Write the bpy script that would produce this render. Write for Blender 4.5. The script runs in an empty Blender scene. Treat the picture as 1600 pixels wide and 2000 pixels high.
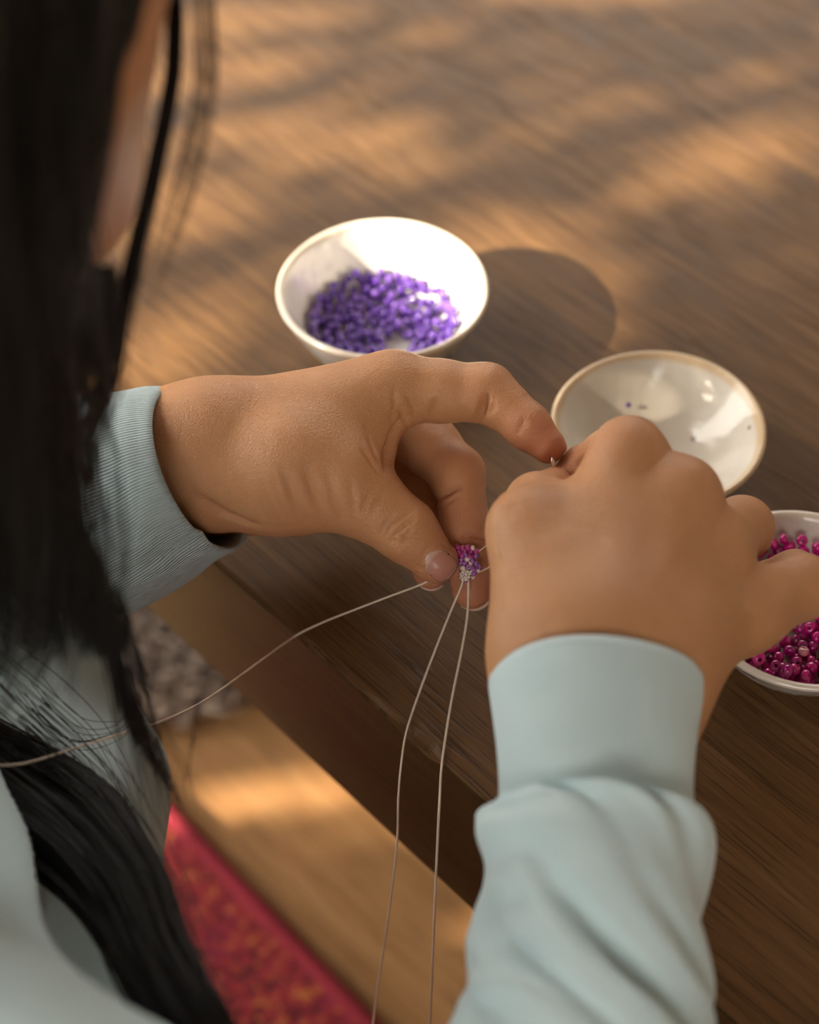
import bpy, bmesh, math, random
import numpy as np
from mathutils import Vector, Matrix

random.seed(7)
rng = np.random.default_rng(7)
scene = bpy.context.scene
COL = scene.collection

# ------------------------------------------------------------------ camera
TZ = 0.36                                   # height of the table top above the floor
CAM = np.array([0.0, 0.0, TZ + 0.52])
PITCH = math.radians(49.0)                  # below the horizon
FPX = 3333.0                                # focal length in pixels of the 1600 px wide frame
FWD = np.array([0, math.cos(PITCH), -math.sin(PITCH)])
UPV = np.array([0, math.sin(PITCH), math.cos(PITCH)])
RGT = np.array([1.0, 0, 0])
cam = bpy.data.cameras.new('camera')
cam.sensor_fit = 'HORIZONTAL'
cam.sensor_width = 24.0
cam.lens = 24.0 * FPX / 1600.0
cam.clip_start = 0.02
cam.clip_end = 60
cam.dof.use_dof = True
cam.dof.focus_distance = 0.602
cam.dof.aperture_fstop = 4.2
cam_ob = bpy.data.objects.new('camera', cam)
cam_ob.location = CAM
cam_ob.rotation_euler = (math.radians(90) - PITCH, 0, 0)
COL.objects.link(cam_ob)
scene.camera = cam_ob

# ------------------------------------------------------------------ light
SUN_TO = np.array([-0.815, -0.315, 0.487]); SUN_TO /= np.linalg.norm(SUN_TO)   # towards the sun
world = bpy.data.worlds.new('sky'); scene.world = world
world.use_nodes = True
bgn = world.node_tree.nodes['Background']
bgn.inputs[0].default_value = (1.0, 0.945, 0.865, 1)
bgn.inputs[1].default_value = 4.6
sun = bpy.data.lights.new('sun', 'SUN')
sun.energy = 15.0
sun.angle = math.radians(0.7)
sun.color = (1.0, 0.86, 0.66)
sun_ob = bpy.data.objects.new('sun', sun)
sun_ob.rotation_euler = Vector(-SUN_TO).to_track_quat('-Z', 'Y').to_euler()
sun_ob.location = (-3, -1, 3)
COL.objects.link(sun_ob)
scene.view_settings.view_transform = 'Standard'
scene.view_settings.look = 'None'
scene.view_settings.gamma = 1
scene.view_settings.use_curve_mapping = False
scene.view_settings.exposure = 0.54

# ------------------------------------------------------------------ helpers
def P(px, py, d):
    """the place seen at a pixel of the photograph, d metres deep into the room"""
    return CAM + d * (FWD + (px - 800) / FPX * RGT + (1000 - py) / FPX * UPV)

def on_z(px, py, z):
    v = FWD + (px - 800) / FPX * RGT + (1000 - py) / FPX * UPV
    return CAM + v * ((z - CAM[2]) / v[2])

def link(o, parent=None):
    COL.objects.link(o)
    if parent is not None:
        o.parent = parent
        bpy.context.view_layer.update()
        o.matrix_parent_inverse = Matrix.Translation(-parent.location)
    return o

def tag(o, label=None, cat=None, group=None, kind=None):
    if label: o['label'] = label
    if cat: o['category'] = cat
    if group: o['group'] = group
    if kind: o['kind'] = kind
    return o

def empty(name, loc):
    o = bpy.data.objects.new(name, None)
    o.empty_display_size = 0.02
    o.location = loc
    COL.objects.link(o)
    return o

def mesh_data(name, V, F, smooth=True, uv=None):
    me = bpy.data.meshes.new(name)
    V = np.asarray(V, dtype=np.float32)
    if isinstance(F, np.ndarray):
        n, k = F.shape
        me.vertices.add(len(V)); me.vertices.foreach_set('co', V.ravel())
        me.loops.add(n * k); me.loops.foreach_set('vertex_index', F.astype(np.int32).ravel())
        me.polygons.add(n)
        me.polygons.foreach_set('loop_start', np.arange(0, n * k, k, dtype=np.int32))
        me.polygons.foreach_set('loop_total', np.full(n, k, dtype=np.int32))
        me.update(calc_edges=True); me.validate()
    else:
        me.from_pydata([tuple(map(float, v)) for v in V], [], F)
        me.update()
    me.polygons.foreach_set('use_smooth', [smooth] * len(me.polygons))
    if uv is not None:
        l = me.uv_layers.new(name='UVMap')
        idx = np.empty(len(me.loops), dtype=np.int32); me.loops.foreach_get('vertex_index', idx)
        l.data.foreach_set('uv', np.asarray(uv, dtype=np.float32)[idx].ravel())
    return me

def mob(name, V, F, mat, parent=None, smooth=True, uv=None, origin=None):
    """one mesh object; vertices come in world space, the origin is put at the base"""
    V = np.asarray(V, dtype=np.float64)
    if origin is None:
        origin = np.array([V[:, 0].mean(), V[:, 1].mean(), V[:, 2].min()])
    me = mesh_data(name, V - origin, F, smooth, uv)
    if mat: me.materials.append(mat)
    o = bpy.data.objects.new(name, me)
    o.location = origin
    return link(o, parent)

def attr(o, name, vals):
    a = o.data.attributes.new(name, 'FLOAT', 'POINT')
    a.data.foreach_set('value', np.asarray(vals, dtype=np.float32))

def box(x0, x1, y0, y1, z0, z1):
    V = [(x, y, z) for z in (z0, z1) for y in (y0, y1) for x in (x0, x1)]
    F = [(0, 2, 3, 1), (4, 5, 7, 6), (0, 1, 5, 4), (2, 6, 7, 3), (0, 4, 6, 2), (1, 3, 7, 5)]
    return np.array(V, float), F

def catmull(pts, n):
    p = np.asarray(pts, float)
    p = np.vstack([2 * p[0] - p[1], p, 2 * p[-1] - p[-2]])
    m = len(p) - 3
    t = np.linspace(0, m - 1e-6, n)
    i = t.astype(int); f = (t - i)[:, None]
    a, b, c, d = p[i], p[i + 1], p[i + 2], p[i + 3]
    return 0.5 * (2 * b + (c - a) * f + (2 * a - 5 * b + 4 * c - d) * f**2 + (3 * b - a - 3 * c + d) * f**3)

def tube(path, rad, sides=8):
    """tube along a path, rad scalar or per point -> V, F"""
    path = np.asarray(path, float); n = len(path)
    rad = np.broadcast_to(np.asarray(rad, float), (n,))
    T = np.gradient(path, axis=0); T /= np.linalg.norm(T, axis=1)[:, None] + 1e-12
    ref = np.array([0.31, 0.2, 0.93])
    if abs(T[0] @ ref) > 0.9: ref = np.array([1.0, 0, 0])
    N = np.cross(T, ref); N /= np.linalg.norm(N, axis=1)[:, None] + 1e-12
    for i in range(1, n):
        v = N[i - 1] - T[i] * (N[i - 1] @ T[i]); N[i] = v / (np.linalg.norm(v) + 1e-12)
    B = np.cross(T, N)
    a = np.linspace(0, 2 * math.pi, sides, endpoint=False)
    V = path[:, None] + rad[:, None, None] * (np.cos(a)[None, :, None] * N[:, None] + np.sin(a)[None, :, None] * B[:, None])
    idx = np.arange(n * sides).reshape(n, sides)
    q = np.stack([idx[:-1], np.roll(idx, -1, 1)[:-1], np.roll(idx, -1, 1)[1:], idx[1:]], -1).reshape(-1, 4)
    return V.reshape(-1, 3), q

# ------------------------------------------------------------------ materials
class M:
    def __init__(self, name):
        self.m = bpy.data.materials.new(name); self.m.use_nodes = True
        self.t = self.m.node_tree; self.b = self.t.nodes['Principled BSDF']
    def n(self, kind, **kw):
        nd = self.t.nodes.new(kind)
        for k, v in kw.items():
            if k.startswith('i_'):
                s = k[2:].replace('_', ' ')
                nd.inputs[int(s) if s.isdigit() else s].default_value = v
            else: setattr(nd, k, v)
        return nd
    def l(self, a, b): self.t.links.new(a, b)
    def set(self, **kw):
        for k, v in kw.items():
            s = self.b.inputs[k.replace('_', ' ')]
            s.default_value = (*v, 1) if isinstance(v, tuple) and len(v) == 3 and s.type == 'RGBA' else v
    def coords(self, scale=(1, 1, 1), rot=(0, 0, 0), out='Object'):
        tc = self.n('ShaderNodeTexCoord'); mp = self.n('ShaderNodeMapping')
        mp.inputs['Scale'].default_value = scale; mp.inputs['Rotation'].default_value = rot
        self.l(tc.outputs[out], mp.inputs[0]); return mp.outputs[0]
    def noise(self, vec, scale, detail=4, rough=0.5, dist=0.0):
        nd = self.n('ShaderNodeTexNoise'); nd.inputs['Scale'].default_value = scale
        nd.inputs['Detail'].default_value = detail; nd.inputs['Roughness'].default_value = rough
        nd.inputs['Distortion'].default_value = dist
        if vec is not None: self.l(vec, nd.inputs['Vector'])
        return nd.outputs[0]
    def ramp(self, fac, stops, mode='LINEAR'):
        r = self.n('ShaderNodeValToRGB'); r.color_ramp.interpolation = mode
        e = r.color_ramp.elements
        while len(e) < len(stops): e.new(0.5)
        for x, (p, c) in zip(e, stops):
            x.position = p; x.color = (*c, 1) if len(c) == 3 else c
        self.l(fac, r.inputs[0]); return r.outputs[0]
    def mix(self, fac, a, b, mode='MIX'):
        nd = self.n('ShaderNodeMix', data_type='RGBA', blend_type=mode)
        for s, v in ((nd.inputs[0], fac), (nd.inputs[6], a), (nd.inputs[7], b)):
            if isinstance(v, (int, float)): s.default_value = v
            elif isinstance(v, tuple): s.default_value = (*v, 1)
            else: self.l(v, s)
        return nd.outputs[2]
    def math(self, op, a, b=0.0):
        nd = self.n('ShaderNodeMath', operation=op)
        for s, v in ((nd.inputs[0], a), (nd.inputs[1], b)):
            if isinstance(v, (int, float)): s.default_value = v
            else: self.l(v, s)
        return nd.outputs[0]
    def bump(self, h, strength=0.3, dist=0.001):
        nd = self.n('ShaderNodeBump'); nd.inputs['Strength'].default_value = strength
        nd.inputs['Distance'].default_value = dist
        self.l(h, nd.inputs['Height']); self.l(nd.outputs[0], self.b.inputs['Normal'])
    def base(self, s): self.l(s, self.b.inputs['Base Color'])

def wood(name, dark, mid, light, sc=1.0, rough=0.42):
    m = M(name)
    v = m.coords((1.3 * sc, 26 * sc, 26 * sc))                 # grain runs along local x
    broad = m.noise(m.coords((0.9, 7, 7)), 2.2, 3, 0.55, 0.6)
    g = m.noise(v, 9, 6, 0.62, 0.25)
    col = m.ramp(g, [(0.28, dark), (0.5, mid), (0.74, light)])
    col = m.mix(m.math('MULTIPLY', broad, 0.55), col, mid)
    pores = m.noise(m.coords((5 * sc, 170 * sc, 170 * sc)), 7, 2, 0.5)
    pr = m.ramp(pores, [(0.54, (0, 0, 0)), (0.64, (1, 1, 1))])
    col = m.mix(m.math('MULTIPLY', pr, 0.48), col, tuple(c * 0.33 for c in dark))
    m.base(col)
    m.set(Roughness=rough); m.b.inputs['Specular IOR Level'].default_value = 0.22
    rr = m.math('ADD', m.math('MULTIPLY', g, 0.22), rough - 0.1); m.l(rr, m.b.inputs['Roughness'])
    m.bump(m.math('SUBTRACT', m.math('MULTIPLY', g, 0.4), pr), 0.35, 0.0004)
    return m.m

MT = {}
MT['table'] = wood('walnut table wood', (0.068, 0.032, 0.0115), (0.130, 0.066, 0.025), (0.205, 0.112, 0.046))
MT['tface_shade'] = wood('walnut wood with painted shade', (0.034, 0.022, 0.007), (0.066, 0.043, 0.014), (0.10, 0.067, 0.024))  # table's front face: its shade is painted in as darker wood tones
MT['floor'] = wood('oak floor wood', (0.26, 0.125, 0.046), (0.36, 0.185, 0.074), (0.45, 0.255, 0.112), 0.6, 0.5)

def skin_mat():
    m = M('warm brown skin')
    c = m.coords()
    a = m.n('ShaderNodeAttribute', attribute_name='red')
    blot = m.noise(c, 55, 4, 0.55)
    col = m.mix(blot, (0.47, 0.225, 0.100), (0.57, 0.300, 0.150))
    col = m.mix(m.math('MULTIPLY', a.outputs['Fac'], 0.75), col, (0.50, 0.185, 0.115))
    m.base(col)
    m.set(Roughness=0.41, IOR=1.42)
    m.b.inputs['Subsurface Weight'].default_value = 0.16
    m.b.inputs['Subsurface Radius'].default_value = (1.0, 0.35, 0.18)
    m.b.inputs['Subsurface Scale'].default_value = 0.0025
    vo = m.n('ShaderNodeTexVoronoi', feature='DISTANCE_TO_EDGE'); vo.inputs['Scale'].default_value = 900
    wv = m.noise(c, 260, 3, 0.6)
    sh = m.n('ShaderNodeVectorMath', operation='MULTIPLY_ADD')
    m.l(c, sh.inputs[0]); sh.inputs[1].default_value = (1, 1, 1)
    nz = m.n('ShaderNodeTexNoise'); nz.inputs['Scale'].default_value = 300
    m.l(c, nz.inputs['Vector'])
    sc = m.n('ShaderNodeVectorMath', operation='SCALE'); sc.inputs['Scale'].default_value = 0.0012
    m.l(nz.outputs[1], sc.inputs[0]); m.l(sc.outputs[0], sh.inputs[2]); m.l(sh.outputs[0], vo.inputs['Vector'])
    h = m.math('ADD', m.ramp(vo.outputs[0], [(0.0, (0, 0, 0)), (0.22, (1, 1, 1))]), m.math('MULTIPLY', wv, 0.5))
    m.bump(h, 0.42, 0.00026)
    return m.m
MT['skin'] = skin_mat()

def nail_mat():
    m = M('fingernail'); a = m.n('ShaderNodeAttribute', attribute_name='along')
    m.base(m.ramp(a.outputs['Fac'], [(0.0, (0.60, 0.42, 0.36)), (0.13, (0.56, 0.37, 0.31)), (0.24, (0.46, 0.215, 0.165)),
                                     (0.91, (0.47, 0.22, 0.165)), (0.955, (0.66, 0.48, 0.36)), (1.0, (0.66, 0.48, 0.36))]))
    m.set(Roughness=0.28); m.b.inputs['Subsurface Weight'].default_value = 0.1
    m.b.inputs['Subsurface Scale'].default_value = 0.001
    return m.m
MT['nail'] = nail_mat()

def knit_mat(name, rib, amp=1.0):
    m = M(name)
    uvc = m.coords(out='UV')
    sx = m.n('ShaderNodeSeparateXYZ'); m.l(uvc, sx.inputs[0])
    nz = m.noise(m.coords(), 500, 3, 0.6)
    big = m.noise(m.coords(), 40, 3, 0.5)
    col = m.mix(big, (0.51, 0.665, 0.705), (0.56, 0.71, 0.745))
    m.base(col)
    m.set(Roughness=0.9); m.b.inputs['Sheen Weight'].default_value = 0.25
    if rib:
        w = m.math('SINE', m.math('MULTIPLY', sx.outputs[0], 2 * math.pi * 205))
        st = m.math('SINE', m.math('MULTIPLY', sx.outputs[1], 2 * math.pi * 900))
        h = m.math('ADD', m.math('ADD', w, m.math('MULTIPLY', st, 0.06)), m.math('MULTIPLY', nz, 1.4))
        m.bump(h, 1.0 * amp, 0.0004)
    else:
        h = m.math('ADD', m.math('MULTIPLY', nz, 1.0), m.math('MULTIPLY', m.noise(m.coords(), 1800, 1), 0.5))
        m.bump(h, 0.35, 0.0005)
    return m.m
MT['knit'] = knit_mat('pale blue jersey', False)
MT['rib'] = knit_mat('pale blue ribbed knit', True)
MT['rib2'] = knit_mat('pale blue fine ribbed knit', True, 0.3)

def plain(name, col, rough=0.5, **kw):
    m = M(name); m.set(Base_Color=col, Roughness=rough); m.set(**kw); return m.m
MT['hair'] = plain('black hair', (0.009, 0.007, 0.006), 0.45, Specular_IOR_Level=0.3)
MT['thread'] = plain('cream nylon thread', (0.76, 0.65, 0.53), 0.45)
MT['steel'] = plain('needle steel', (0.75, 0.73, 0.70), 0.25, Metallic=1.0)
MT['trouser'] = plain('charcoal cotton', (0.03, 0.03, 0.035), 0.9)
MT['eye'] = plain('eye', (0.55, 0.52, 0.48), 0.15)
MT['wall'] = plain('warm plaster', (0.30, 0.27, 0.23), 0.9)
MT['ceil'] = plain('dark boarded ceiling', (0.20, 0.14, 0.09), 0.8)
MT['bark'] = plain('bark', (0.10, 0.07, 0.045), 0.9)
MT['leaf'] = plain('leaf green', (0.07, 0.13, 0.03), 0.5)
MT['lip'] = plain('lips', (0.36, 0.13, 0.10), 0.4)

def bead_mat(name, col, trans=0.35, rough=0.12):
    m = M(name); m.set(Base_Color=col, Roughness=rough)
    m.b.inputs['Transmission Weight'].default_value = trans
    m.b.inputs['Coat Weight'].default_value = 0.6
    m.b.inputs['Coat Roughness'].default_value = 0.06
    return m.m
MT['purple'] = bead_mat('violet glass', (0.11, 0.035, 0.36), 0.12)
MT['purple2'] = bead_mat('light violet glass', (0.20, 0.09, 0.50), 0.12)
MT['magenta'] = bead_mat('magenta glass', (0.62, 0.006, 0.24), 0.2)
MT['magenta2'] = bead_mat('deep magenta glass', (0.38, 0.004, 0.17), 0.2)
MT['goldpink'] = bead_mat('gold lined pink glass', (0.72, 0.30, 0.33), 0.3)
MT['pinkb'] = bead_mat('orchid glass', (0.62, 0.08, 0.36), 0.25)
MT['lilac'] = bead_mat('lilac glass', (0.48, 0.16, 0.56), 0.25)
MT['clear'] = bead_mat('champagne glass', (0.95, 0.84, 0.76), 0.25)

def glaze(name, body, rim, speck, white):
    m = M(name); c = m.coords()
    z = m.n('ShaderNodeAttribute', attribute_name='rim')
    mott = m.noise(c, 60, 4, 0.6)
    col = m.mix(m.math('MULTIPLY', mott, white), body, tuple(min(1, x * 0.86) for x in body))
    vo = m.n('ShaderNodeTexVoronoi'); vo.inputs['Scale'].default_value = 95; m.l(c, vo.inputs['Vector'])
    sp = m.ramp(vo.outputs['Distance'], [(0.0, (1, 1, 1)), (speck, (1, 1, 1)), (speck + 0.03, (0, 0, 0))])
    wh = m.n('ShaderNodeTexWhiteNoise', noise_dimensions='3D'); m.l(vo.outputs['Position'], wh.inputs['Vector'])
    few = m.math('LESS_THAN', wh.outputs['Value'], 0.14)
    col = m.mix(m.math('MULTIPLY', sp, m.math('MULTIPLY', few, 0.8)), col, (0.10, 0.09, 0.075))
    edge = m.math('ADD', z.outputs['Fac'], m.math('MULTIPLY', m.math('SUBTRACT', mott, 0.5), 0.35))
    col = m.mix(m.ramp(edge, [(0.45, (0, 0, 0)), (0.75, (1, 1, 1))]), col, rim)
    m.base(col); m.set(Roughness=0.16)
    m.b.inputs['Coat Weight'].default_value = 0.4
    m.bump(m.noise(c, 85, 3, 0.5), 0.7, 0.0016)
    return m.m
MT['bowl_w'] = glaze('white glaze', (0.80, 0.78, 0.73), (0.78, 0.70, 0.58), 0.0, 0.2)
MT['bowl_s'] = glaze('speckled cream glaze', (0.74, 0.69, 0.60), (0.66, 0.50, 0.32), 0.10, 0.5)
MT['bowl_c'] = glaze('cream glaze', (0.74, 0.69, 0.63), (0.74, 0.66, 0.56), 0.0, 0.4)

# ------------------------------------------------------------------ setting
V, F = box(-4, 3, -2.2, 5, -0.05, 0)
ED = on_z(960, 1570, TZ) - on_z(435, 1107, TZ); ED[2] = 0; ED /= np.linalg.norm(ED)      # along the table's edge
EN = np.array([-ED[1], ED[0], 0.0])                                                     # from the edge into the table
E0 = on_z(600, 1258, TZ)                                                                # a point on the edge
def tbl(s, n, z): return E0 * [1, 1, 0] + ED * s + EN * n + np.array([0, 0, z])
EROT = math.atan2(ED[1], ED[0])

def aligned(name, V, F, mat, parent=None, bevel=0.0, seg=2, origin=None):
    """mesh given in (along edge, into table, up) coordinates, turned as the table is"""
    V = np.asarray(V, float)
    me = bpy.data.meshes.new(name); me.from_pydata([tuple(v) for v in V], [], F); me.update()
    if bevel:
        bm = bmesh.new(); bm.from_mesh(me)
        bmesh.ops.bevel(bm, geom=list(bm.edges), offset=bevel, segments=seg, affect='EDGES', profile=0.6)
        bm.to_mesh(me); bm.free()
        me.polygons.foreach_set('use_smooth', [True] * len(me.polygons))
    me.materials.append(mat)
    o = bpy.data.objects.new(name, me)
    o.location = (E0[0], E0[1], 0) if origin is None else origin
    o.rotation_euler = (0, 0, EROT)
    COL.objects.link(o)
    if parent is not None:
        o.parent = parent; o.matrix_parent_inverse = Matrix.Translation(-parent.location)
    return o

o = aligned('floor', *box(-2.6, 2.6, -2.6, 2.6, -0.05, 0), MT['floor']); tag(o, kind='structure')
o = mob('wall_right', *box(1.9, 2.0, -2.0, 3.0, 0, 2.5), MT['wall'], smooth=False); tag(o, kind='structure')
def merge(*parts):
    V, F, o = [], [], 0
    for v, f in parts:
        V.append(v); F += [tuple(i + o for i in q) for q in f]; o += len(v)
    return np.vstack(V), F
WX0, WX1, WZ0, WZ1 = -0.75, 0.95, 0.95, 1.80
o = mob('wall_far', *merge(box(-1.2, 2.0, 2.3, 2.4, 0, WZ0), box(-1.2, 2.0, 2.3, 2.4, WZ1, 2.5), box(-1.2, WX0, 2.3, 2.4, WZ0, WZ1), box(WX1, 2.0, 2.3, 2.4, WZ0, WZ1)), MT['wall'], smooth=False); tag(o, kind='structure')
o = mob('window_1', *merge(box(WX0, WX1, 2.32, 2.38, WZ0, WZ0 + .05), box(WX0, WX1, 2.32, 2.38, WZ1 - .05, WZ1), box(WX0, WX0 + .05, 2.32, 2.38, WZ0, WZ1), box(WX1 - .05, WX1, 2.32, 2.38, WZ0, WZ1), box(.08, .12, 2.32, 2.38, WZ0, WZ1)), MT['ceil'], smooth=False); tag(o, kind='structure')
BX0, BX1, BZ0, BZ1 = -1.0, 0.35, 1.15, 2.30
o = mob('wall_back', *merge(box(-1.2, BX0, -2.0, -1.9, 0, 2.5), box(BX1, 2.0, -2.0, -1.9, 0, 2.5), box(BX0, BX1, -2.0, -1.9, 0, BZ0), box(BX0, BX1, -2.0, -1.9, BZ1, 2.5)), MT['wall'], smooth=False); tag(o, kind='structure')
o = mob('fill_window', *merge(box(BX0, BX1, -1.98, -1.92, BZ0, BZ0 + .05), box(BX0, BX1, -1.98, -1.92, BZ1 - .05, BZ1), box(BX0, BX0 + .05, -1.98, -1.92, BZ0, BZ1), box(BX1 - .05, BX1, -1.98, -1.92, BZ0, BZ1)), MT['ceil'], smooth=False); tag(o, kind='structure')  # unseen window, added with its wall opening for frontal fill on the hands
LY0, LY1, LZ0, LZ1 = -0.65, 1.25, 0.12, 2.35
o = mob('wall_left', *merge(box(-1.2, -1.1, -2.0, LY0, 0, 2.5), box(-1.2, -1.1, LY1, 2.4, 0, 2.5), box(-1.2, -1.1, LY0, LY1, 0, LZ0), box(-1.2, -1.1, LY0, LY1, LZ1, 2.5)), MT['wall'], smooth=False); tag(o, kind='structure')
o = mob('window_2', *merge(box(-1.18, -1.12, LY0, LY1, LZ0, LZ0 + .05), box(-1.18, -1.12, LY0, LY1, LZ1 - .05, LZ1), box(-1.18, -1.12, LY0, LY0 + .05, LZ0, LZ1), box(-1.18, -1.12, LY1 - .05, LY1, LZ0, LZ1)), MT['ceil'], smooth=False); tag(o, kind='structure')
o = mob('ceiling', *box(-1.2, 2.0, -2.0, 2.3, 2.5, 2.58), MT['ceil'], smooth=False); tag(o, kind='structure')

# table -------------------------------------------------------------
def slab_drop(px, py):
    """how far below the table top the ray meets the vertical face under the edge"""
    v = FWD + (px - 800) / FPX * RGT + (1000 - py) / FPX * UPV
    t = ((E0 - CAM) @ EN) / (v @ EN)
    return TZ - (CAM + v * t)[2]
THICK = 0.5 * (slab_drop(420, 1306) + slab_drop(780, 1654))
print('THICK', THICK)
root = empty('low_table', tbl(0, 0.45, 0))
tag(root, 'dark walnut low table with a thick worn front edge, under the hands and bowls', 'table')
# top board: a denser strip along the front edge carries small chips and dents
def table_top():
    bm = bmesh.new()
    xs = np.concatenate([[-0.95, -0.6, -0.35], np.arange(-0.24, 0.30, 0.002), [0.4, 0.7]])
    r = 0.0016
    prof = [(0.95, -THICK), (0.002, -THICK), (0.0, -THICK + 0.002), (0.0, -r * 1.2), (r * 0.35, -r * 0.35), (r * 1.3, 0), (0.006, 0), (0.95, 0)]
    rr = random.Random(3)
    wob = np.cumsum([rr.gauss(0, 1) for _ in xs]); wob -= np.linspace(wob[0], wob[-1], len(wob)); wob /= abs(wob).max() + 1e-6
    chips = [(0.205, 0.012, 0.0021), (0.232, 0.010, 0.0026), (0.17, 0.006, 0.0012), (0.262, 0.006, 0.0016), (0.02, 0.01, 0.0012), (-0.03, 0.012, 0.001), (0.10, 0.006, 0.001)]
    c0 = ((on_z(780, 1430, TZ) - E0) @ ED)
    chips = [(c0 + a, b, c) for a, b, c in ((0.0, 0.007, 0.0024), (0.012, 0.006, 0.003), (-0.05, 0.004, 0.0014), (0.05, 0.004, 0.0014), (-0.016, 0.004, 0.0012), (-0.14, 0.01, 0.0012))]
    rows = []
    for i, x in enumerate(xs):
        e = 0.0004 * wob[i] + 0.00005 * rr.gauss(0, 1) if -0.24 <= x <= 0.30 else 0
        for a, b, c in chips: e += c * math.exp(-((x - a) / b) ** 2)
        row = []
        for k, (n, z) in enumerate(prof):
            if k in (3, 4, 5):
                n2, z2 = n, z
                if k == 3: z2 = z - e * 0.9
                if k == 4: n2, z2 = n + e * 0.5, z - e * 0.5
                if k == 5: n2 = n + e * 0.9
                row.append(bm.verts.new((x, n2, TZ + z2)))
            else: row.append(bm.verts.new((x, n, TZ + z)))
        rows.append(row)
    for a, b in zip(rows[:-1], rows[1:]):
        for k in range(len(prof)):
            k2 = (k + 1) % len(prof)
            bm.faces.new((a[k], b[k], b[k2], a[k2]))
    bm.faces.new(rows[0]); bm.faces.new(list(reversed(rows[-1])))
    bmesh.ops.recalc_face_normals(bm, faces=bm.faces)
    me = bpy.data.meshes.new('table_top'); bm.to_mesh(me); bm.free()
    me.materials.append(MT['table']); me.materials.append(MT['tface_shade'])
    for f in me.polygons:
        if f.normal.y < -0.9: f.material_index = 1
    o = bpy.data.objects.new('table_top', me); o.location = (E0[0], E0[1], 0); o.rotation_euler = (0, 0, EROT)
    COL.objects.link(o); o.parent = root; o.matrix_parent_inverse = Matrix.Translation(-root.location)
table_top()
for s0 in (-0.9, 0.58):
    for n0 in (0.06, 0.80):
        aligned('leg', *box(s0, s0 + 0.075, n0, n0 + 0.075, 0, TZ - THICK), MT['table'], root, 0.004)
for n0 in (0.09, 0.83): aligned('apron', *box(-0.82, 0.575, n0, n0 + 0.02, TZ - THICK - 0.06, TZ - THICK), MT['table'], root, 0.002)

# red rug ------------------------------------------------------------
def rug():
    m = M('red woven rug'); c = m.coords()
    vo = m.n('ShaderNodeTexVoronoi'); vo.inputs['Scale'].default_value = 210; m.l(c, vo.inputs['Vector'])
    n1 = m.noise(c, 28, 3, 0.6, 0.5); n2 = m.noise(c, 160, 2, 0.5)
    col = m.ramp(n2, [(0.34, (0.09, 0.004, 0.008)), (0.47, (0.22, 0.008, 0.016)), (0.58, (0.28, 0.018, 0.024)), (0.68, (0.40, 0.12, 0.02))])
    dots = m.ramp(vo.outputs['Distance'], [(0.18, (1, 1, 1)), (0.34, (0, 0, 0))])
    sel = m.ramp(n1, [(0.45, (0, 0, 0)), (0.60, (1, 1, 1))])
    col = m.mix(m.math('MULTIPLY', dots, m.math('MULTIPLY', sel, 0.75)), col, (0.46, 0.15, 0.03))
    col = m.mix(m.math('MULTIPLY', m.ramp(n1, [(0.30, (1, 1, 1)), (0.42, (0, 0, 0))]), 0.4), col, (0.26, 0.010, 0.06))
    m.base(col); m.set(Roughness=0.85); m.bump(n2, 0.6, 0.003)
    b = plain('rug binding', (0.22, 0.010, 0.022), 0.9)
    a0 = on_z(330, 1568, 0.009); a1 = on_z(740, 2000, 0.009)
    e = (a1 - a0); e[2] = 0; e /= np.linalg.norm(e); n = np.array([-e[1], e[0], 0])
    if n @ EN > 0: n = -n
    root = empty('rug', a0 * [1, 1, 0] + n * 0.4)
    tag(root, 'red woven rug with an orange and pink pattern on the wooden floor', 'rug')
    def quad_box(s0, s1, n0, n1, z0, z1):
        V, F = box(s0, s1, n0, n1, z0, z1)
        W = np.array([a0 * [1, 1, 0] + e * v[0] + n * v[1] + np.array([0, 0, v[2]]) for v in V])
        return W, F
    W, F = quad_box(-0.07, 1.0, 0.006, 0.9, 0.0, 0.009); mob('woven_field', W, F, m.m, root, smooth=False)
    p = [a0 * [1, 1, 0] + e * s + n * 0.004 + np.array([0, 0, 0.0062 + 0.0005 * math.sin(s * 90)]) for s in np.arange(-0.07, 1.0, 0.01)]
    mob('edge_binding', *tube(p, 0.006, 8), b, root)
rug()

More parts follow.
